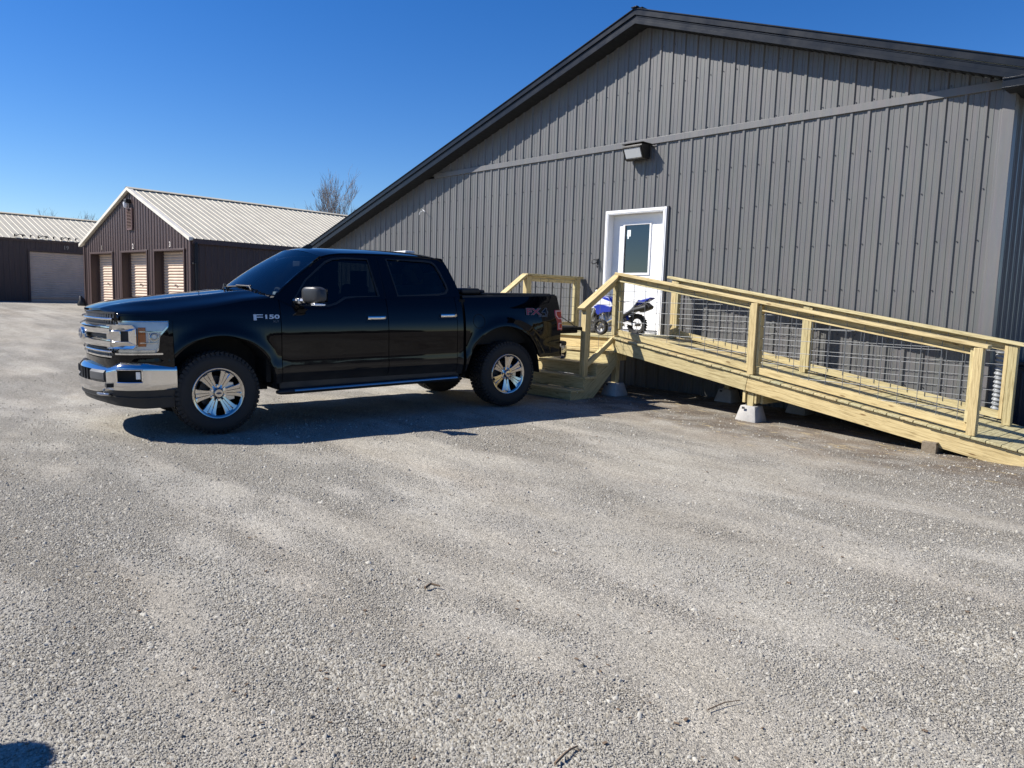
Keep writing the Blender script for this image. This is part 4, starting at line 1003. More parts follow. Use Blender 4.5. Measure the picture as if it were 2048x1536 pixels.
for sd in (1, -1):
    panel('front_fender', -.418, .655, lambda s: arch(s, FA, .49 if s > 0 else .74), ze, sd)
    panel('front_door', .663, 1.925, lambda s: .50, sill, sd)
    panel('rear_door', 1.933, 2.872, lambda s: .50, sill, sd)
    panel('cab_corner', 2.879, 2.962, lambda s: .47, sill, sd)
    panel('bed_side', 3.0, 4.56, lambda s: arch(s, RA, .50 if s < 3.6 else .63), bedt, sd)
    # rocker and inner black behind the shut lines
    mb = MB(); mb.box((sd * .90, 1.78, .47), (.10, 2.3, .12)); T(mb, 'rocker', M['black'], bev=.02)
    mb = MB(); mb.box((sd * .935, 1.80, .90), (.03, 2.33, .80)); mb.box((sd * .90, 2.98, .95), (.06, .08, .9)); mb.box((sd * .915, .7, .95), (.06, .2, .6)); T(mb, 'door_jamb', M['gap'], smooth=False)
    # wheel-arch liners
    for c in (FA, RA):
        mb = MB(); rows = []
        for k in range(25):
            a_ = math.pi * k / 24; s = c[0] - (c[2] + .012) * math.cos(a_); z = c[1] + (c[2] + .012) * math.sin(a_)
            if k == 0 or k == 24: rows.append([(sd * w_, s, .42) for w_ in (.50, .97)])
            rows.append([(sd * .50, s, z), (sd * .955, s, z)])
        mb.quadgrid(rows); T(mb, 'arch_liner', M['liner'])
    for c in (FA, RA): mb = MB(); mb.box((sd * .49, c[0], .75), (.02, 1.25, .75)); T(mb, 'inner_well', M['liner'], smooth=False)
# hood
def hood_s(v, t): return lerp(-1.035 + .165 * abs(v) ** 2.4, .30 + .30 * v * v, t)
def hood_z(v, s):
    e = ze(s) + .004; c = interp(s, [(-1.05, 1.275), (-.98, 1.305), (-.88, 1.338), (-.7, 1.372), (-.3, 1.425), (0, 1.452), (.3, 1.484), (.45, 1.492), (.7, 1.50)])
    a = abs(v); z = e + (c - e) * (1 - a ** 3.0)
    z += .020 * math.exp(-((a - .66) / .09) ** 2) * min(1, (s + 1.1) * 2); z -= .012 * math.exp(-((a - .40) / .16) ** 2) * min(1, max(0, (s + .9)) * 1.5)
    z -= .02 * max(0, (a - .93) / .07) ** 2
    return z
rows = []
for i in range(37):
    t = i / 36; row = []
    for j in range(61):
        v = -1 + 2 * j / 60; s = hood_s(v, t); we = interp(s, [(-1.05, .62), (-.95, .73), (-.87, .835), (-.70, .905), (-.42, .948), (-.1, .955), (.3, .935), (.62, .905)])
        w_ = v * min(we, Wd(max(s, -.42), ze(s)) if s > -.42 else we)
        row.append((w_, s, hood_z(v, s)))
    rows.append(row)
lip = [[(p[0] * .997, p[1] - .006, p[2] - .022) for p in rows[0]], [(p[0] * .99, p[1] + .02, p[2] - .05) for p in rows[0]]]
T(MB().quadgrid(lip[::-1] + rows), 'hood', M['paint'], ang=50)
# cowl, wipers, antenna
rows = []
for i in range(5):
    t = i / 4; row = []
    for j in range(31):
        v = -1 + 2 * j / 30; s = lerp(.29 + .30 * v * v, .40 + .26 * v * v, t); row.append((v * .88, s, lerp(hood_z(v * .97, s) - .03, 1.462 - .03 * v * v, t)))
    rows.append(row)
T(MB().quadgrid(rows), 'cowl', M['black'])
mb = MB()
for j in range(26):
    v = -.95 + 1.9 * j / 25; s = .31 + .29 * v * v; mb.box((v * .86, s + .03, hood_z(v * .95, s) + .004), (.012, .09, .012))
T(mb, 'cowl_vent_fins', M['black'])
WSB = lambda v: Vector((v * .868, .345 + .285 * v * v, 1.475 - .045 * v * v)); WST = lambda v: Vector((v * .708, 1.10 + .125 * v * v, 1.958 - .082 * v * v))
def wsp(v, t): 
    p = WSB(v).lerp(WST(v), t); n_ = Vector((0, -.55, .83)); return p + n_ * (.022 * math.sin(math.pi * t))
T(MB().quadgrid([[wsp(-1 + 2 * j / 30, i / 14) for j in range(31)] for i in range(15)]), 'windscreen', M['wsglass'], ang=60)
for v0, v1, t1 in ((-.05, .62, .085), (-.75, -.02, .085)):
    a_, b_ = wsp(v0, .04), wsp(v1, t1); up_ = Vector((0, -.35, .65)).normalized() * .03
    mb = MB(); mb.tube([a_ + up_ * .7, b_ + up_], .009, 6); T(mb, 'wiper_blade', M['black'])
    mb = MB(); mb.tube([wsp(v1 + .12, -.03) + up_ * .4, wsp(v1 + .02, .05) + up_ * 1.6, a_.lerp(b_, .5) + up_ * 1.3], .010, 6); T(mb, 'wiper_arm', M['black'])
mb = MB(); mb.tube([(-.86, .28, 1.40), (-.86, .27, 1.80)], .004, 5); mb.tube([(-.86, .28, 1.40), (-.86, .28, 1.44)], .014, 8); T(mb, 'antenna', M['black'])
# greenhouse sides
Wg = lambda z: .915 - (z - 1.40) * .447
outline = [(.60, 1.395), (.66, 1.38), (.80, 1.31), (.95, 1.288), (1.22, 1.29), (1.32, 1.32), (1.42, 1.378), (1.55, 1.39), (1.9, 1.395), (2.962, 1.425), (2.962, 1.50), (2.93, 1.62), (2.862, 1.80), (2.825, 1.865), (2.75, 1.898), (2.5, 1.915), (2.1, 1.925), (1.7, 1.922), (1.45, 1.912), (1.32, 1.895), (1.22, 1.862), (1.1, 1.785), (.9, 1.64), (.72, 1.507)]
fwin = [(.84, 1.40), (.90, 1.325), (1.22, 1.325), (1.31, 1.352), (1.42, 1.412), (1.55, 1.424), (1.845, 1.43), (1.80, 1.855), (1.50, 1.857), (1.36, 1.842), (1.26, 1.80), (1.0, 1.60)]
rwin = [(2.095, 1.435), (2.66, 1.458), (2.76, 1.474), (2.80, 1.52), (2.79, 1.58), (2.735, 1.74), (2.70, 1.81), (2.66, 1.842), (2.58, 1.855), (2.04, 1.868)]
def poly_part(name, polys, sd, off, mt, thick=None, par=None, dens=0):
    flat = [q for p in polys for q in p]
    tris = tessellate_polygon([[Vector((a, b, 0)) for a, b in p] for p in polys]); mb = MB()
    mb.v = [(sd * (Wg(z) + off), s, z) for s, z in flat]; mb.f = [tuple(t) for t in tris]
    if thick:
        n = len(flat); mb.v += [(sd * (Wg(z) + off - thick), s, z) for s, z in flat]; b = 0
        for p in polys:
            for i in range(len(p)): j = (i + 1) % len(p); mb.f.append((b + i, b + j, n + b + j, n + b + i))
            b += len(p)
    return T(mb, name, M[mt], par, ang=25)
def shrink(p, k):
    cx = sum(a for a, b in p) / len(p); cy = sum(b for a, b in p) / len(p)
    return [(a + (cx - a) / math.hypot(cx - a, cy - b) * k, b + (cy - b) / math.hypot(cx - a, cy - b) * k) for a, b in p]
for sd in (1, -1):
    poly_part('cab_frame', [outline, fwin, rwin], sd, .004, 'paint', .03)
    for nm, wn, tt in (('front_side_window', fwin, 'tint2'), ('rear_side_window', rwin, 'tint')):
        poly_part(nm, [shrink(wn, -.012)], sd, -.010, tt)
        poly_part('window_seal', [shrink(wn, -.016), shrink(wn, .010)], sd, .0065, 'black', .02)
    # shut line between the doors on the pillar, and the keypad strip
    mb = MB(); mb.tube([(sd * (Wg(1.41) + .003), 1.929, 1.41), (sd * (Wg(1.89) + .003), 1.905, 1.89)], .004, 4); T(mb, 'pillar_gap', M['gap'])
    mb = MB(); mb.prism([(1.80, 1.865), (1.915, 1.868), (1.927, 1.43), (1.85, 1.43)], lambda s, z, k: Vector((sd * (Wg(z) + .0045 + .002 * k), s, z)), None); mb.prism([(1.935, 1.43), (2.09, 1.437), (2.035, 1.87), (1.922, 1.87)], lambda s, z, k: Vector((sd * (Wg(z) + .0045 + .002 * k), s, z)), None); T(mb, 'pillar_applique', M['paint'])
    # drip rail over the doors
    mb = MB(); mb.tube([(sd * (Wg(z) + .006), s, z) for s, z in [(.66, 1.452), (.9, 1.632), (1.1, 1.777), (1.22, 1.853), (1.32, 1.886), (1.45, 1.903), (1.7, 1.912), (2.1, 1.915), (2.5, 1.905), (2.75, 1.888), (2.815, 1.855)]], .008, 6); T(mb, 'drip_rail', M['paint'])
    # A-pillar outer skin between glass and door frame
    rows = []
    for i in range(13):
        t = i / 12; g0 = wsp(sd * 1.0, t); s, z = lerp(.62, 1.22, t), lerp(1.415, 1.862, t)
        rows.append([g0 + Vector((0, 0, .002)), g0.lerp(Vector((sd * (Wg(z) + .004), s, z)), .5) + Vector((sd * .010, -.008, .008)), Vector((sd * (Wg(z) + .006), s, z + .003))])
    T(MB().quadgrid(rows), 'a_pillar', M['black' if False else 'paint'])
# roof
edge = [(1.215, 1.866), (1.32, 1.897), (1.45, 1.914), (1.7, 1.924), (2.1, 1.927), (2.5, 1.917), (2.75, 1.90), (2.825, 1.866)]
rows = []
for i in range(41):
    t = i / 40; row = []
    for j in range(41):
        v = -1 + 2 * j / 40; se = lerp(1.222, 2.822, t); sc = lerp(1.10, 2.86, t); s = lerp(sc, se, abs(v) ** 2)
        zE = interp(se, edge); zc = interp(sc, [(1.10, 1.958), (1.2, 1.978), (1.35, 1.99), (1.9, 1.998), (2.5, 1.992), (2.72, 1.975), (2.82, 1.945), (2.86, 1.925)])
        row.append((v * (Wg(zE) + .006), s, zE + (zc - zE) * (1 - abs(v) ** 2.3)))
    rows.append(row)
T(MB().quadgrid(rows), 'roof', M['paint'], ang=50)
mb = MB(); mb.prism([(1.20, 0), (1.36, 0), (1.34, .045), (1.30, .06)], lambda s, z, k: Vector((-.02 + .04 * k, s + .06, z + 1.985)), None); T(mb, 'roof_fin', M['black'], bev=.008)
mb = MB(); mb.box((.0, 2.66, 1.996), (.36, .14, .026)); T(mb, 'roof_lamp', M['wht'], bev=.006)
# cab back wall with rear window
rows = []
for i in range(9):
    t = i / 8; z = lerp(1.40, 1.90, t); s = interp(z, [(1.40, 2.962), (1.50, 2.962), (1.62, 2.935), (1.80, 2.87), (1.90, 2.82)])
    rows.append([(v * (Wg(z) + .003), s + .03 * (1 - v * v), z + (.03 * (1 - v * v) * t)) for v in np.linspace(-1, 1, 21)])
def sub_grid(rows, i0, i1, j0, j1): return [r[j0:j1 + 1] for r in rows[i0:i1 + 1]]
mb = MB(); mb.quadgrid(sub_grid(rows, 0, 1, 0, 20)); mb.quadgrid(sub_grid(rows, 7, 8, 0, 20)); mb.quadgrid(sub_grid(rows, 1, 7, 0, 3)); mb.quadgrid(sub_grid(rows, 1, 7, 17, 20)); T(mb, 'cab_back', M['paint'])
T(MB().quadgrid(sub_grid(rows, 1, 7, 3, 17)), 'rear_window', M['tint'])
mb = MB(); mb.box((0, 2.96, .95), (1.78, .03, .92)); mb.box((0, 1.8, .46), (1.7, 2.4, .05)); mb.box((0, .55, .95), (1.75, .05, .9)); T(mb, 'cab_floor', M['liner'], smooth=False)
# interior: dashboard, wheel, seats
mb = MB(); mb.box((0, .86, 1.30), (1.66, .42, .20)); T(mb, 'dashboard', M['seat'], bev=.05)
mb = MB(); c_ = Vector((-.40, 1.20, 1.34)); ax = Vector((0, .80, .45)).normalized(); e1 = Vector((1, 0, 0)); e2 = ax.cross(e1)
mb.tube([c_ + (e1 * math.cos(a) + e2 * math.sin(a)) * .19 for a in np.linspace(0, 2 * math.pi, 29)], .016, 8, cap=False); mb.tube([c_ - e1 * .18, c_, c_ + e1 * .18], .02, 6); mb.tube([c_, c_ - e2 * .17], .02, 6); mb.tube([c_, c_ - ax * .2], .03, 8); T(mb, 'steering_wheel', M['seat'])
mb = MB(); mb.box((-.02, .95, 1.425), (.20, .12, .02), Matrix.Rotation(.3, 3, 'X')); mb.box((.10, .92, 1.44), (.10, .05, .05)); T(mb, 'dash_papers', M['wht'], bev=.01)
def seat(x, s, wd, hr=True):
    mb = MB(); mb.box((x, s, .98), (wd, .50, .16)); mb.box((x, s + .27, 1.26), (wd, .14, .62), Matrix.Rotation(-.2, 3, 'X')); o = T(mb, 'seat', M['seat'], bev=.05, seg=3)
    for hx in (hr if isinstance(hr, list) else [x]):
        mb = MB(); mb.box((hx, s + .37, 1.64), (.26, .10, .17)); mb.tube([(hx - .05, s + .35, 1.5), (hx - .05, s + .37, 1.62)], .007, 5); mb.tube([(hx + .05, s + .35, 1.5), (hx + .05, s + .37, 1.62)], .007, 5); T(mb, 'headrest', M['seat'], o, bev=.035, seg=3)
seat(.42, 1.45, .54); seat(-.42, 1.45, .54); seat(0, 2.42, 1.5, [-.5, .5])
mb = MB(); mb.box((0, 1.22, 1.80), (.24, .03, .075)); T(mb, 'mirror_inside', M['seat'], bev=.015)
# ---- front end: everything is laid on plan curves
def crv(P, n=14):
    P = [Vector(p) for p in P]; P = [Vector((-p.x, p.y)) for p in P[:0:-1]] + P; out = []
    for i in range(len(P) - 1):
        p0, p1, p2, p3 = P[max(i - 1, 0)], P[i], P[i + 1], P[min(i + 2, len(P) - 1)]
        for k in range(n):
            t = k / n; out.append(.5 * ((2 * p1) + (p2 - p0) * t + (2 * p0 - 5 * p1 + 4 * p2 - p3) * t * t + (3 * p1 - p0 - 3 * p2 + p3) * t ** 3))
    out.append(P[-1]); Ls = [0]
    for a_, b_ in zip(out, out[1:]): Ls.append(Ls[-1] + (b_ - a_).length)
    h = Ls[-1] / 2; return out, [l - h for l in Ls], h
CA = crv([(0, -1.045), (.4, -1.015), (.7, -.945), (.84, -.85), (.92, -.70), (.965, -.55), (.987, -.418)])
CB = crv([(0, -1.125), (.4, -1.085), (.7, -1.0), (.88, -.87), (.965, -.70), (.985, -.55), (.993, -.40)])
def fm(C, u, z, off=0):
    out, Ls, h = C; u = max(-h, min(h, u)); x = float(np.interp(u, Ls, [p.x for p in out])); y = float(np.interp(u, Ls, [p.y for p in out]))
    x2 = float(np.interp(u + .02, Ls, [p.x for p in out])) - float(np.interp(u - .02, Ls, [p.x for p in out])); y2 = float(np.interp(u + .02, Ls, [p.y for p in out])) - float(np.interp(u - .02, Ls, [p.y for p in out]))
    l = math.hypot(x2, y2) or 1; n_ = Vector((y2 / l, -x2 / l, 0))
    if C is CA: off += (min(0, interp(z, WZ) - .996) if z > .8 else 0) * min(1, max(0, (abs(u) - .80) / .25))
    return Vector((x, y, z)) + n_ * off
def fpatch(C, poly_lo, poly_hi, u0, u1, off0, off1, nu=24, nz=6, prof=None):
    """band between two curves lo(u), hi(u): closed solid shell"""
    lo = poly_lo if callable(poly_lo) else (lambda u: poly_lo); hi = poly_hi if callable(poly_hi) else (lambda u: poly_hi); rows = []
    for i in range(nu + 1):
        u = lerp(u0, u1, i / nu); a_, b_ = lo(u), hi(u)
        col = [fm(C, u, lerp(a_, b_, j / nz), (prof(j / nz) if prof else 0) + off1) for j in range(nz + 1)]
        rows.append([fm(C, u, a_, off0)] + col + [fm(C, u, b_, off0)])
    mb = MB(); mb.quadgrid(rows); nn_ = len(rows[0])
    mb.f.append(tuple(range(nn_))); mb.f.append(tuple(nu * nn_ + k for k in reversed(range(nn_)))); return mb
def fprism(C, poly, off0, off1, nu=1):
    """outline in (u, z), thickened outwards along the plan curve; long edges are subdivided"""
    q = []
    for (a0, b0), (a1, b1) in zip(poly, poly[1:] + poly[:1]):
        n_ = max(1, int(abs(a1 - a0) / .05))
        q += [(lerp(a0, a1, k / n_), lerp(b0, b1, k / n_)) for k in range(n_)]
    return MB().prism(q, lambda u, z, k: fm(C, u, z, (off0, off1)[k]), None)
LA, LB_ = CA[2], CB[2]
T(fpatch(CA, .70, lambda u: .865 if abs(u) > .76 else .80, -LA, LA, -.06, -.004, 60), 'front_fascia', M['paint'], ang=40)
T(fpatch(CA, lambda u: .80, 1.24, -.83, .83, -.14, -.09, 30), 'grille_back', M['gap'])
T(fpatch(CA, .86, 1.21, -LA, -.82, -.10, -.055, 14), 'lamp_back', M['paint']); T(fpatch(CA, .86, 1.21, .82, LA, -.10, -.055, 14), 'lamp_back', M['paint'])
for z0, z1 in ((1.135, 1.245), (.825, .912)):
    mb = MB(); k = -.80
    while k <= .80:
        a_, b_ = fm(CA, k, z0, -.03), fm(CA, k, z1, -.03); mb.tube([a_, b_], .0095, 5); k += .052
    T(mb, 'grille_mesh', M['meshgrey'])
    T(fpatch(CA, z0 - .012, z0 + .006, -.80, .80, -.06, -.01, 30, 2), 'grille_surround', M['black']); T(fpatch(CA, z1 - .006, z1 + .012, -.80, .80, -.06, -.012, 30, 2), 'grille_surround', M['black'])
T(fpatch(CA, 1.178, 1.200, -.79, .79, -.05, .012, 40, 3, lambda t: .006 * math.sin(math.pi * t)), 'grille_bar', M['chrome'])
T(fpatch(CA, .862, .882, -.77, .77, -.05, .012, 40, 3, lambda t: .006 * math.sin(math.pi * t)), 'grille_bar', M['chrome'])
T(fpatch(CA, .815, .832, -.76, .76, -.05, .010, 40, 3), 'grille_bar', M['chrome'])
# the two broad chrome bars and the hooked ends
pr = lambda t: .030 * min(1, t / .18, (1 - t) / .18)
T(fpatch(CA, 1.035, lambda u: 1.128 + .006 * abs(u), -.78, .78, -.03, .010, 44, 6, pr), 'chrome_bar', M['chrome'], ang=30)
T(fpatch(CA, lambda u: .912 - .004, 1.005, -.78, .78, -.03, .010, 44, 6, pr), 'chrome_bar', M['chrome'], ang=30)
T(fpatch(CA, 1.003, 1.037, -.75, .75, -.04, -.012, 30, 2), 'bar_slot', M['black'])
for sd in (1, -1):
    f_ = lambda P: [(sd * a_, b_) for a_, b_ in P]
    outer = [(.73, 1.135), (.93, 1.143), (.99, 1.135), (1.018, 1.105), (1.018, .94), (.995, .908), (.93, .900), (.73, .907)]
    hole = [(.885, 1.075), (.945, 1.075), (.952, .98), (.885, .98)]
    # C-shaped end piece: ring of chrome round a dark slot
    segs = [[(.73, 1.135), (.93, 1.143), (.99, 1.135), (1.018, 1.105), (.985, 1.078), (.73, 1.075)], [(.952, 1.078), (1.018, 1.105), (1.018, .94), (.952, .976)], [(.73, .976), (.952, .976), (1.018, .94), (.995, .908), (.93, .900), (.73, .907)], [(.73, 1.078), (.885, 1.078), (.885, .976), (.73, .976)]]
    mb = MB()
    for sg in segs: mb.add(fprism(CA, f_(sg), -.03, .034))
    T(mb, 'chrome_end', M['chrome'], bev=.004)
    T(fprism(CA, f_([(.87, 1.09), (.96, 1.09), (.96, .97), (.87, .97)]), -.03, .012), 'end_slot', M['black'])
    # headlamp: reflector bowl pieces behind a clear lens
    hl = [(.845, 1.182), (1.308, 1.180), (1.302, 1.115), (1.222, 1.022), (1.208, .885), (1.17, .856), (.81, .856), (.83, .90), (.84, 1.14)]
    lens_lo = lambda u: interp(abs(u), [(.81, .857), (1.17, .857), (1.206, .885), (1.222, 1.022), (1.302, 1.115), (1.308, 1.176)])
    T(fpatch(CA, lens_lo, 1.180, sd * .815, sd * 1.306, -.05, -.036, 40, 4), 'lamp_housing', M['reflector'])
    hd = T(fpatch(CA, lens_lo, 1.181, sd * .815, sd * 1.307, -.012, .004, 40, 5), 'headlamp_lens', M['lens'])
    T(fpatch(CA, 1.160, 1.179, sd * .83, sd * 1.300, -.035, -.014, 30, 2), 'lamp_brow', M['chrome'], hd)
    T(fpatch(CA, lens_lo, lambda u: lens_lo(u) + .022, sd * 1.19, sd * 1.304, -.035, -.013, 20, 2), 'lamp_edge', M['chrome'], hd)
    T(fprism(CA, f_([(1.025, 1.11), (1.092, 1.11), (1.092, .925), (1.022, .925)]), -.05, -.014), 'amber_marker', M['amber'], hd)
    T(fpatch(CA, .866, .890, sd * .82, sd * 1.175, -.035, -.018, 20, 2), 'lamp_sill', M['chrome'], hd)
    mb = MB(); mb.add(fprism(CA, f_([(1.04, 1.075), (1.25, 1.075), (1.25, 1.065), (1.04, 1.065)]), -.045, -.010)); mb.add(fprism(CA, f_([(1.04, .965), (1.20, .965), (1.20, .955), (1.04, .955)]), -.045, -.010)); mb.add(fprism(CA, f_([(1.12, 1.065), (1.128, 1.065), (1.128, .965), (1.12, .965)]), -.045, -.010)); T(mb, 'lamp_rib', M['chrome'], hd)
    for (ua, za, r_) in ((1.17, 1.02, .04), (.93, .99, .05)):
        c_ = fm(CA, sd * ua, za, -.04); n_ = (fm(CA, sd * ua, za, .1) - c_).normalized(); q = n_.to_track_quat('Z', 'Y').to_matrix().to_4x4(); q.translation = c_
        T(MB().lathe([(.001, -.0), (r_ * .5, .004), (r_, .03), (r_ * 1.08, .03)], q, 20), 'lamp_bowl', M['chrome'], hd)
    # black trim under the lamp, hood-side filler above it
    T(fpatch(CA, 1.176, lambda u: 1.238, sd * .80, sd * LA, -.05, -.001, 16, 4), 'lamp_upper_panel', M['paint'])
    T(fpatch(CA, .845, .862, sd * .80, sd * (LA - .10), -.03, .004, 16, 2), 'lamp_lower_trim', M['chrome'])
    pl = [(sd * a_, b_) for a_, b_ in [(1.205, .70), (1.338, .70), (1.338, 1.20), (1.300, 1.20), (1.304, 1.115), (1.226, 1.022), (1.212, .885)]]
    T(fpatch(CA, .70, lambda u: interp(abs(u), [(1.165, .855), (1.206, .883), (1.222, 1.020), (1.302, 1.113), (1.309, 1.20), (1.338, 1.20)]), sd * 1.165, sd * 1.338, -.04, -.002, 30, 8), 'fender_nose', M['paint'])
# oval badge
def frame_at(C, u, z, off):
    c_ = fm(C, u, z, off); n_ = (fm(C, u, z, off + .1) - c_).normalized(); zz = Vector((0, 0, 1)); xx = zz.cross(n_).normalized(); m_ = Matrix((xx, n_.cross(xx), n_)).transposed().to_4x4(); m_.translation = c_; return m_
fa = frame_at(CA, 0, 1.02, .044)
def ellipse(mb, m_, a_, b_, h0, h1, r=1.0, n=40):
    rows = [[m_ @ Vector((a_ * k_ * math.cos(t), b_ * k_ * math.sin(t), h)) for t in np.linspace(0, 2 * math.pi, n, endpoint=False)] for k_, h in ((1.0, h0), (1.0, h1 - .003), (.97, h1), (.001, h1 + .001))]
    return mb.quadgrid(rows, close_v=True)
T(ellipse(MB(), fa, .150, .064, -.02, .012), 'badge_ring', M['chrome'], ang=50); bd = T(ellipse(MB(), fa, .136, .051, 0, .0135), 'badge_field', M['blueoval'], ang=50)
text_mesh('badge_script', 'Ford', .085, .002, M['chrome'], bd, fa @ Matrix.Translation((0, -.004, .016)) @ Matrix.Shear('XY', 4, (.35, 0)) if False else fa @ Matrix.Translation((0, -.004, .017)), .001, 1.15)
# bumper
bt = lambda u: interp(abs(u), [(0, .735), (.44, .722), (.70, .712), (.80, .735), (.90, .772), (1.2, .762), (LB_, .748)])
bb = lambda u: interp(abs(u), [(0, .455), (.5, .465), (.78, .500), (1.32, .498), (LB_, .498)])
bprof = lambda t: -.045 * max(0, (t - .80) / .2) ** 1.6 - .02 * max(0, (.22 - t) / .22) ** 2
fog = (.878, 1.122, .578, .706)
def bump_part(name, u0, u1, lo, hi, t_full=True):
    rows = []
    nu = max(4, int(abs(u1 - u0) / .03))
    for i in range(nu + 1):
        u = lerp(u0, u1, i / nu); B_, Tt = bb(u), bt(u); col = []
        a_, b_ = lo(u), hi(u)
        for j in range(15):
            z = lerp(a_, b_, j / 14); col.append(fm(CB, u, z, bprof((z - B_) / (Tt - B_))))
        col = [fm(CB, u, a_, -.05)] + col + [fm(CB, u, b_, -.10)]
        rows.append(col)
    mb = MB(); mb.quadgrid(rows); n_ = len(rows[0])
    mb.f.append(tuple(range(n_))); mb.f.append(tuple((len(rows) - 1) * n_ + k for k in reversed(range(n_)))); return mb
mb = MB()
for sd in (1, -1):
    mb.add(bump_part('', sd * fog[1], sd * LB_, bb, bt)); mb.add(bump_part('', sd * .74, sd * fog[0], bb, bt))
    mb.add(bump_part('', sd * fog[0], sd * fog[1], bb, lambda u: fog[2])); mb.add(bump_part('', sd * fog[0], sd * fog[1], lambda u: fog[3], bt))
mb.add(bump_part('', -.74, .74, bb, lambda u: .574)); mb.add(bump_part('', -.74, .74, lambda u: .690, bt))
T(mb, 'front_bumper', M['chrome'], ang=35)
T(fpatch(CB, .574, .690, -.74, .74, -.08, -.045, 30, 2), 'bumper_grille', M['liner'])
for u in (-.36, -.24, -.12, 0, .12, .24, .36): mb = MB(); mb.tube([fm(CB, u, .548, -.03), fm(CB, u, .688, -.03)], .014, 6); T(mb, 'bumper_slat', M['black'])
for sd in (1, -1):
    T(fpatch(CB, .575, .690, sd * .43, sd * .715, -.04, .010, 8, 5, lambda t: -.02 * (2 * t - 1) ** 8), 'bumper_pad', M['dkgrey'], ang=30)
    T(fprism(CB, [(sd * fog[0], fog[2]), (sd * fog[1], fog[2]), (sd * fog[1], fog[3]), (sd * fog[0], fog[3])], -.09, -.055), 'fog_recess', M['liner'])
    T(fprism(CB, [(sd * 1.06, .61), (sd * 1.10, .61), (sd * 1.10, .68), (sd * 1.06, .68)], -.06, -.02), 'fog_lamp', M['reflector'])
    mb = MB(); zs = [(fog[0], fog[2]), (fog[1], fog[2]), (fog[1], fog[3]), (fog[0], fog[3]), (fog[0], fog[2])]; pts = []
    for (a_, b_), (c_, d_) in zip(zs, zs[1:]):
        for k in range(8): pts.append(fm(CB, sd * lerp(a_, c_, k / 8), lerp(b_, d_, k / 8), .002))
    mb.tube(pts + [pts[0]], .008, 6, cap=False); T(mb, 'fog_bezel', M['chrome'])
    mb = MB(); mb.tube([fm(CB, sd * .62, .455, -.10), fm(CB, sd * .62, .46, .02), fm(CB, sd * .70, .46, .035), fm(CB, sd * .76, .458, .0), fm(CB, sd * .76, .455, -.10)], .014, 8); T(mb, 'tow_hook', M['satin'])
# air dam
lo = lambda u: interp(abs(u), [(0, .37), (.6, .365), (.95, .335), (1.1, .315), (LB_, .318)])
T(fpatch(CB, lo, lambda u: bb(u) - .002, -LB_ + .02, LB_ - .02, -.12, -.045, 50, 5, lambda t: .02 * t), 'air_dam', M['black'], ang=30)
T(fpatch(CB, lambda u: lerp(lo(u), bb(u), .56), lambda u: lerp(lo(u), bb(u), .60), -LB_ + .03, LB_ - .03, -.1, -.02, 50, 2), 'dam_lip', M['black'])
mb = MB(); mb.box((0, -.55, .55), (1.6, .9, .04)); T(mb, 'skid_plate', M['liner'], smooth=False)
mb = MB(); mb.box((0, 1.8, .50), (.8, 5.2, .10)); mb.tube([(0, 3.6, .43), (.75, 3.6, .43)], .06, 10); mb.tube([(0, 3.6, .43), (-.75, 3.6, .43)], .06, 10); mb.tube([(-.2, 3.6, .42), (.2, 3.6, .42)], .14, 12); T(mb, 'chassis', M['liner'])
# ---- running boards
for sd in (1, -1):
    mb = MB(); rows = []
    for s, k in ((.60, .5), (.64, .9), (.72, 1), (2.80, 1), (2.88, .9), (2.93, .5)):
        rows.append([(sd * (.965 + .062 * k * math.cos(a)), s, .396 + .034 * k * math.sin(a) + (s - .6) * .012) for a in np.linspace(0, 2 * math.pi, 17)[:-1]])
    mb.quadgrid(rows, close_v=True); mb.f.append(tuple(range(16))); mb.f.append(tuple(5 * 16 + k for k in range(16))); o = T(mb, 'running_board', M['black'])
    mb = MB(); mb.quadgrid([[(sd * (.965 + .0645 * math.cos(a)), s, .396 + .036 * math.sin(a) + (s - .6) * .012) for a in np.linspace(.10, .62, 6)] for s in np.linspace(.78, 2.86, 8)]); T(mb, 'step_strip', M['satin'], o)
    for s in (.85, 1.8, 2.7): T(MB().box((sd * .88, s, .41), (.14, .05, .05)), 'step_bracket', M['black'], o)
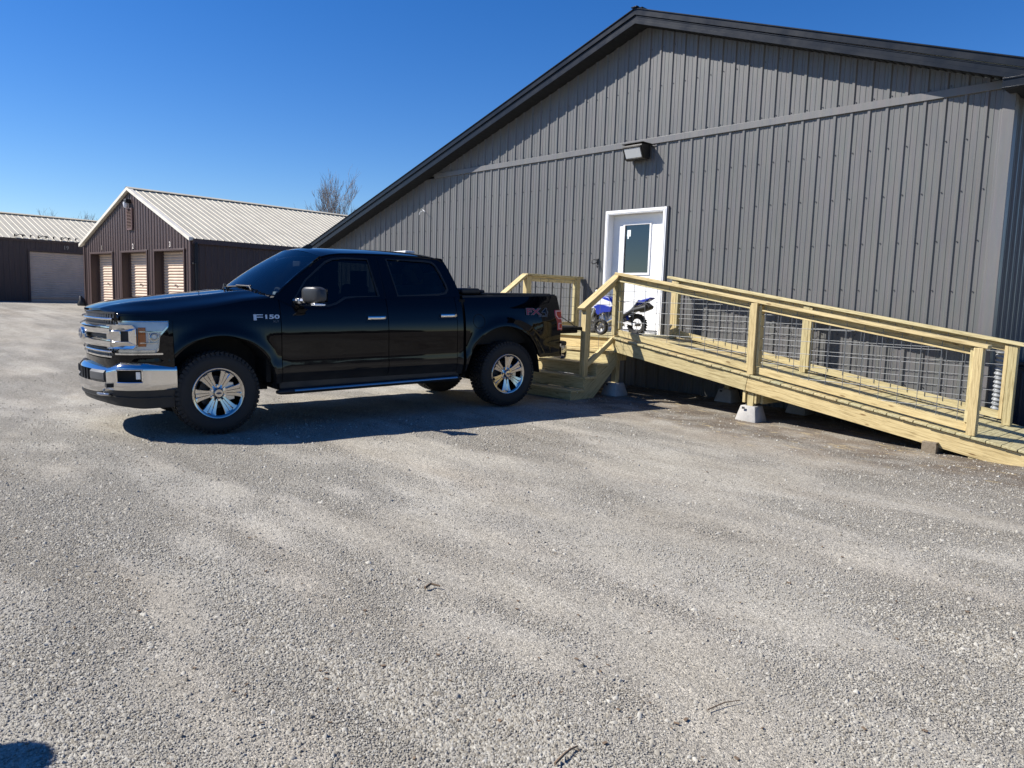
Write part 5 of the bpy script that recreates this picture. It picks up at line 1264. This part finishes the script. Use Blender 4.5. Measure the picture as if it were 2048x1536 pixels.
# ---- door handles, mirrors, fuel door, badges
for sd in (1, -1):
    for s in (1.775, 2.745):
        z = 1.183 if s < 2 else 1.200; w_ = Wd(s, z)
        mb = MB(); mb.prism([(s - .14, z - .055), (s + .13, z - .055), (s + .13, z + .05), (s - .14, z + .05)], lambda a_, b_, k: Vector((sd * (Wd(a_, b_) + .0015 * k), a_, b_)), None); T(mb, 'handle_cup', M['gap'] if False else M['paint'], bev=.0)
        mb = MB(); rows = []
        for q in np.linspace(-1, 1, 11): rows.append([(sd * (w_ + .026 - .012 * q ** 4 + dx), s + q * .112, z + dz) for dx, dz in ((-.012, -.020), (.004, -.022), (.012, -.010), (.012, .010), (.004, .020), (-.012, .018))])
        mb.quadgrid(rows, close_v=True); mb.f.append(tuple(range(6))); mb.f.append(tuple(60 + k for k in range(6))); T(mb, 'door_handle', M['chrome'], ang=50)
    mb = MB(); rows = []
    # mirror cap: swept rounded block
    for t in np.linspace(0, 1, 9):
        w_ = lerp(1.035, 1.285, t); s0 = lerp(.865, .955, t ** 1.5); sc = (1 - .35 * max(0, (t - .75) / .25) ** 2) * (1 - .2 * max(0, (.2 - t) / .2)); zc = 1.44
        rows.append([(sd * w_, s0 + .055 + .060 * sc * np.sign(math.cos(a)) * abs(math.cos(a)) ** .45, zc + .088 * sc * np.sign(math.sin(a)) * abs(math.sin(a)) ** .5) for a in np.linspace(0, 2 * math.pi, 25)[:-1]])
    mb.quadgrid(rows, close_v=True); mb.f.append(tuple(range(24))); mb.f.append(tuple(8 * 24 + k for k in range(24))); mr = T(mb, 'side_mirror', M['capgrey'], ang=50)
    mb = MB(); mb.box((sd * 1.16, .965, 1.345), (.24, .10, .022)); T(mb, 'mirror_foot', M['satin'], mr, bev=.008)
    mb = MB(); mb.box((sd * 1.235, .975, 1.338), (.10, .12, .020)); T(mb, 'turn_signal', M['lens' if False else 'reflector'], mr, bev=.005)
    mb = MB(); mb.tube([(sd * .90, .83, 1.375), (sd * 1.06, .90, 1.375)], .030, 10); mb.box((sd * .985, .862, 1.372), (.07, .05, .062)); T(mb, 'mirror_arm', M['satin'], mr, bev=.01)
    mb = MB(); mb.quadgrid([[(sd * lerp(1.05, 1.27, a), lerp(.985, 1.062, a) + .006, lerp(1.37, 1.51, b)) for a in (0, 1)] for b in (0, 1)]); T(mb, 'mirror_glass', M['chrome'], mr, smooth=False)
mb = MB(); c_ = (3.20, 1.125); prev = None
for a in np.linspace(0, 2 * math.pi, 33)[:-1]: pass
pts = [Vector((Wd(c_[0] + .088 * math.cos(a), c_[1] + .088 * math.sin(a)) + .001, c_[0] + .088 * math.cos(a), c_[1] + .088 * math.sin(a))) for a in np.linspace(0, 2 * math.pi, 33)]
mb.tube(pts, .0035, 4, cap=False); T(mb, 'fuel_door', M['gap'])
def side_text(name, s, size, depth, mt, sc, zc, bold=0, sx=1, off=.002, sd=1, tiltz=0):
    X = Vector((0, sd, 0)); dz_ = .06; n_ = Vector((sd, 0, -(Wd(sc, zc + dz_) - Wd(sc, zc - dz_)) / (2 * dz_) * 1.0)).normalized() if False else Vector((sd, 0, (Wd(sc, zc - dz_) - Wd(sc, zc + dz_)) / (2 * dz_))).normalized()
    Z = n_; Y = Z.cross(X); m_ = Matrix((X, Y, Z)).transposed().to_4x4(); m_.translation = Vector((sd * (Wd(sc, zc) + off), sc, zc))
    return text_mesh(name, s, size, depth, mt, tk, m_, bold, sx)
side_text('badge_lettering', '150', .060, .003, M['badge'], .560, 1.204, .002, 1.9, .005); side_text('badge_initial', 'F', .088, .003, M['badge'], .413, 1.198, .001, 2.9, .005)
side_text('badge_trim_lettering', 'XLT', .028, .001, M['greydecal'], .605, 1.156, .0, 1.3, .003)
side_text('decal_outline', 'FX', .118, .0006, M['greydecal'], 4.072, 1.238, .0075, 1.75, .010); side_text('decal_letters', 'FX', .118, .0010, M['reddecal'], 4.072, 1.238, .0015, 1.75, .0115)
side_text('decal_outline', '4', .118, .0006, M['greydecal'], 4.275, 1.238, .0075, 1.6, .010); side_text('decal_number', '4', .118, .0010, M['paint'], 4.275, 1.238, .0015, 1.6, .0115)
side_text('decal_small_lettering', 'OFF ROAD', .028, .0006, M['greydecal'], 4.235, 1.180, .001, 1.15, .010)
# ---- bed: rails, cover, lamps, tailgate, bumper
for sd in (1, -1):
    mb = MB(); mb.quadgrid([[(sd * (Wd(s, bedt(s)) + a), s, bedt(s) + b) for a, b in ((.002, -.012), (.004, .004), (-.004, .016), (-.10, .016), (-.11, -.02))] for s in np.linspace(3.0, 4.53, 10)]); T(mb, 'bed_rail', M['black'], ang=50)
    mb = MB(); mb.box((sd * .80, 3.77, 1.15), (.04, 1.5, .6)); T(mb, 'bed_inner', M['liner'], smooth=False)
    # tail lamp wraps the corner
    lp = [(4.455, 1.262), (4.578, 1.262), (4.578, .985), (4.492, .985), (4.492, 1.10), (4.455, 1.185)]
    o = T(MB().prism(lp, lambda s, z, k: Vector((sd * (Wd(s, z) + .006 - .12 * (1 - k)), s + (.012 if s > 4.57 else 0), z)), None), 'tail_lamp', M['red'], bev=.008)
    for pg in ([(4.470, 1.252), (4.572, 1.252), (4.572, 1.238), (4.486, 1.238), (4.486, 1.190), (4.520, 1.150), (4.572, 1.150), (4.572, 1.138), (4.512, 1.138), (4.470, 1.186)], [(4.512, 1.085), (4.572, 1.085), (4.572, 1.073), (4.524, 1.073), (4.524, 1.012), (4.572, 1.012), (4.572, 1.0), (4.512, 1.0)]):
        T(MB().prism(pg, lambda s, z, k: Vector((sd * (Wd(s, z) + .004 + .005 * k), s, z)), None), 'lamp_outline', M['redw'], o)
mb = MB(); mb.box((0, 3.03, 1.15), (1.6, .04, .62)); mb.box((0, 3.8, .84), (1.6, 1.55, .05)); T(mb, 'bed_floor', M['liner'], smooth=False)
mb = MB(); mb.box((0, 3.93, 1.468), (1.62, 1.15, .028)); T(mb, 'tonneau_cover', M['black'], bev=.01)
mb = MB(); rg2 = random.Random(4)
mb.box((0, 3.20, 1.50), (1.60, .28, .08)); mb.box((.1, 3.36, 1.495), (1.35, .16, .055)); T(mb, 'folded_cover', M['black'], bev=.028, seg=3)
mb = MB(); mb.tube([(.62, 3.30, 1.50), (.63, 3.29, 1.56)], .014, 6); T(mb, 'cover_clip', M['satin'])
mb = MB(); mb.box((0, 4.86, .985), (1.52, .60, .055)); mb.box((0, 4.83, .945), (1.50, .5, .05)); tg = T(mb, 'tailgate', M['paint'], bev=.018, seg=3)
mb = MB(); mb.box((0, 4.86, 1.016), (1.40, .5, .008)); T(mb, 'tailgate_liner', M['black'], tg)
mb = MB(); mb.box((0, 5.155, .975), (1.50, .02, .045)); T(mb, 'tailgate_edge', M['dkgrey'], tg, bev=.005)
for sd in (1, -1):
    mb = MB(); mb.tube([(sd * .76, 4.52, 1.28), (sd * .775, 5.0, 1.02)], .006, 6); T(mb, 'tailgate_cable', M['black'])
CR = [(0, 4.83), (.5, 4.82), (.80, 4.78), (.93, 4.72), (.985, 4.64), (.99, 4.57)]
CRv = crv([(a_, -b_) for a_, b_ in CR])
mb = MB(); rows = []
for u in np.linspace(-CRv[2], CRv[2], 50):
    rows.append([(lambda p: (p.x, -p.y, p.z))(fm(CRv, float(u), z, o_)) for z, o_ in ((.58, -.08), (.585, -.03), (.60, -.012), (.66, 0), (.74, 0), (.775, -.012), (.78, -.05))])
T(MB().quadgrid(rows), 'rear_bumper', M['chrome'], ang=40)
rows = []
for u in np.linspace(-CRv[2], CRv[2], 50):
    rows.append([(lambda p: (p.x, -p.y, p.z))(fm(CRv, float(u), z, o_)) for z, o_ in ((.772, -.01), (.80, -.004), (.822, -.012), (.826, -.12), (.80, -.20))])
T(MB().quadgrid(rows), 'bumper_step_pad', M['black'], ang=40)
mb = MB(); mb.box((0, 4.58, .78), (1.66, .06, .34)); T(mb, 'rear_valance', M['liner'], smooth=False)
# ---- wheels
def wheel(w_face, s, zc, sd, steer=0.0, rot=0.0):
    RT_, rim = .427, .263
    base = Matrix.Translation((sd * w_face, s, zc)) @ Matrix.Rotation(steer, 4, 'Z') @ Matrix(((0, 0, sd, 0), (-sd if False else 0, 1, 0, 0), (1 if False else 0, 0, 0, 0), (0, 0, 0, 1)))
    xx = Vector((0, 1, 0)); nn = Vector((sd, 0, 0)); yy = nn.cross(xx)
    base = Matrix.Translation((sd * w_face, s, zc)) @ Matrix.Rotation(steer, 4, 'Z') @ Matrix((xx, yy, nn)).transposed().to_4x4() @ Matrix.Rotation(rot, 4, 'Z')
    mb = MB(); WT = .29
    prof = [(rim - .012, -.01), (rim + .004, .012), (rim + .02, .020), (rim + .05, .026), (RT_ - .075, .030), (RT_ - .035, .016), (RT_ - .016, -.004), (RT_ - .012, -.03), (RT_ - .010, -.13), (RT_ - .012, -WT + .06), (RT_ - .035, -WT + .01), (RT_ - .08, -WT), (rim, -WT + .02)]
    mb.lathe(prof, base, 72); ty = T(mb, 'wheel', M['tyre'], ang=60)
    mb = MB(); n = 54; rgw = random.Random(9)
    for i in range(n):
        a0 = 2 * math.pi * i / n
        for row, (h, hw, da, skew) in enumerate(((-.012, .022, 0, 0), (-.062, .020, .5, .35), (-.108, .018, .1, -.3), (-.152, .018, .6, .35), (-.200, .020, .2, -.3), (-.252, .022, 0, 0))):
            a = a0 + da * 2 * math.pi / n; rr_ = RT_ - .006 - (.007 if row in (0, 5) else 0)
            p = base @ Vector((rr_ * math.cos(a), rr_ * math.sin(a), h)); er = base.to_3x3() @ Vector((math.cos(a), math.sin(a), 0)); ea = base.to_3x3() @ Vector((-math.sin(a), math.cos(a), 0)); en = base.to_3x3() @ Vector((0, 0, 1))
            q = Matrix((er, ea, en)).transposed() @ Matrix.Rotation(skew, 3, 'X')
            mb.box(p, (.020, .036 * (1.0 if row in (0, 5) else .85), hw * 1.9), q)
        # shoulder lugs running down the sidewall
        if i % 1 == 0:
            p = base @ Vector(((RT_ - .030) * math.cos(a0), (RT_ - .030) * math.sin(a0), .012)); er = base.to_3x3() @ Vector((math.cos(a0), math.sin(a0), 0)); ea = base.to_3x3() @ Vector((-math.sin(a0), math.cos(a0), 0)); en = base.to_3x3() @ Vector((0, 0, 1))
            mb.box(p, (.042 if i % 2 else .030, .030, .014), Matrix((er, ea, en)).transposed() @ Matrix.Rotation(.45, 3, 'Y'))
    T(mb, 'tread_lugs', M['tyre'], ty, smooth=False)
    mb = MB(); mb.lathe([(rim - .002, -.005), (rim + .003, .008), (rim - .004, .013), (rim - .020, .010), (rim - .030, .002), (rim - .034, -.02), (rim - .045, -.20)], base, 72); T(mb, 'rim', M['wheelchrome'], ty, ang=40)
    mb = MB(); mb.lathe([(.001, -.10), (.17, -.10), (.175, -.12)], base, 48); T(mb, 'brake_disc', M['dkgrey'], ty); mb = MB(); mb.lathe([(rim - .04, -.14), (.001, -.15)], base, 48); T(mb, 'wheel_back', M['gap'], ty)
    mb = MB(); mb.prism([(.06, .12), (.17, .10), (.18, -.08), (.08, -.10)], lambda u, v, k: base @ Matrix.Rotation(-rot, 4, 'Z') @ Vector((u, v, -.11 + .05 * k)), None); T(mb, 'brake_caliper', M['satin'], ty, bev=.006)
    for i in range(6):
        a = 2 * math.pi * (i + .0) / 6; mr_ = base @ Matrix.Rotation(a, 4, 'Z'); mb = MB()
        def hw(r): return interp(r, [(.05, .029), (.09, .039), (.15, .054), (.20, .068), (.222, .084), (.240, .122)])
        def dp_(r): return interp(r, [(.05, -.026), (.10, -.020), (.18, -.008), (.24, .004)])
        rows = []
        for r in (.048, .075, .10, .14, .18, .205, .222, .234, .241):
            h = hw(r); d_ = dp_(r); g_ = .30 if r < .225 else 0
            rows.append([mr_ @ Vector((r, q, d_ + e)) for q, e in ((-h, -.045), (-h * .93, -.004), (-h * .86, .0), (-h * .34, .0), (-h * .20, -.010 if g_ else 0), (h * .20, -.010 if g_ else 0), (h * .34, 0), (h * .86, 0), (h * .93, -.004), (h, -.045))])
        mb.quadgrid(rows); T(mb, 'spoke', M['wheelchrome'], ty, ang=25)
        # dark pocket liner and lug nut
        mb = MB(); a2 = a + math.pi / 6; p = base @ Vector((.070 * math.cos(a2), .070 * math.sin(a2), -.030)); q = base @ Vector((.070 * math.cos(a2), .070 * math.sin(a2), -.004)); mb.tube([p, q], .0125, 6); T(mb, 'lug_nut', M['chrome'], ty)
    mb = MB(); mb.lathe([(.088, -.045), (.088, -.028), (.060, -.024), (.050, -.018), (.046, .004), (.040, .010), (.001, .012)], base, 36); T(mb, 'hub_cap', M['wheelchrome'], ty, ang=40)
    mb = MB(); bz = Matrix.Rotation(-rot, 4, 'Z'); rows = [[base @ bz @ Vector((.028 * k_ * math.cos(t), .012 * k_ * math.sin(t), h)) for t in np.linspace(0, 2 * math.pi, 20, endpoint=False)] for k_, h in ((1.0, .010), (1.0, .0135), (.01, .0137))]; mb.quadgrid(rows, close_v=True); T(mb, 'cap_oval', M['blueoval'], ty)
    return ty
for sd in (1, -1):
    wheel(.958, 0.0, .427, sd, R(1.5), R(4)); wheel(.958, 3.683, .427, sd, 0, R(25))

# ------------------------------------------------------------------ disc on a post, added out of view to cast the bottom left shadow
sg = root('shadow_caster', 'unseen disc on a thin post, added to cast the shadow at the bottom left', 'sign', (3.39, -11.285, float(gz(3.39, -11.285))))
gz0 = float(gz(3.39, -11.285)); hd_ = Vector((-LD.x, -LD.y, 0)).normalized(); sxx = Vector((0, 0, 1)).cross(hd_)
q = Matrix((sxx, Vector((0, 0, 1)), hd_)).transposed().to_4x4(); q.translation = Vector((3.39, -11.285, gz0 + 1.61))
put(MB().lathe([(.001, .012), (.150, .012), (.158, .006), (.158, -.002), (.150, -.006), (.001, -.006)], q, 40).build('caster_disc', M['satin'], None), sg)
put(MB().tube([(3.39, -11.285, gz0 - .1) , (3.39, -11.285, gz0 + 1.70)], .018, 10).build('post', M['dkgrey'], None), sg).location = (-.025 * hd_.x, -.025 * hd_.y, 0)

# ------------------------------------------------------------------ twigs and litter on the gravel
def twig(pts, r, label, name='twig'):
    t_ = root(name, label, 'twig', pts[0]); mb = MB(); q = [(x, y, float(gz(x, y)) + .012 + h) for x, y, h in pts]; mb.tube(q, r, 5, radii=[r * (1 - .6 * i / len(q)) for i in range(len(q))])
    put(mb.build('stick', M['twig'], None), t_)
M['twig'] = mat('dry_twig', (.16, .11, .07), .9)
def gp(px, py):
    d = F + RT * ((px - 1024) / 1505) - UP * ((py - 768) / 1505); t = (CAM.z + .2) / -d.z
    for _ in range(6): p = CAM + d * t; t += (p.z - float(gz(p.x, p.y))) / -d.z
    return CAM + d * t
def tw(pl, r, label): twig([(gp(*p).x, gp(*p).y, h) for p, h in pl], r, label)
tw([((1110, 1534), 0), ((1128, 1518), .006), ((1140, 1506), .002), ((1155, 1498), .0)], .006, 'bent dry twig lying on the gravel at the bottom edge')
tw([((850, 1180), 0), ((862, 1174), .008), ((880, 1176), 0)], .009, 'short dark twig on the gravel in front of the truck')
tw([((1415, 1425), 0), ((1450, 1412), .004), ((1480, 1406), 0)], .003, 'thin straight straw lying on the gravel at lower right')
mb = MB(); rg = random.Random(77)
for i in range(420):
    a_ = rg.uniform(-.8, .8); d_ = 2.2 * (16 / 2.2) ** rg.random(); fa_ = math.atan2(F.y, F.x) + a_; x, y = CAM.x + math.cos(fa_) * d_, CAM.y + math.sin(fa_) * d_
    if y > -.3: continue
    z = float(gz(x, y)) + float(relief(x, y)) + .004; l = rg.uniform(.006, .022); th = rg.uniform(0, 3.14)
    mb.box((x, y, z), (l, l * rg.uniform(.2, .7), .003), Matrix.Rotation(th, 3, 'Z') @ Matrix.Rotation(rg.uniform(-.3, .3), 3, 'X'))
tag(mb.build('leaf_litter', M['twig'], smooth=False), 'dark bits of leaf and bark scattered over the gravel yard', 'litter', kind='stuff')
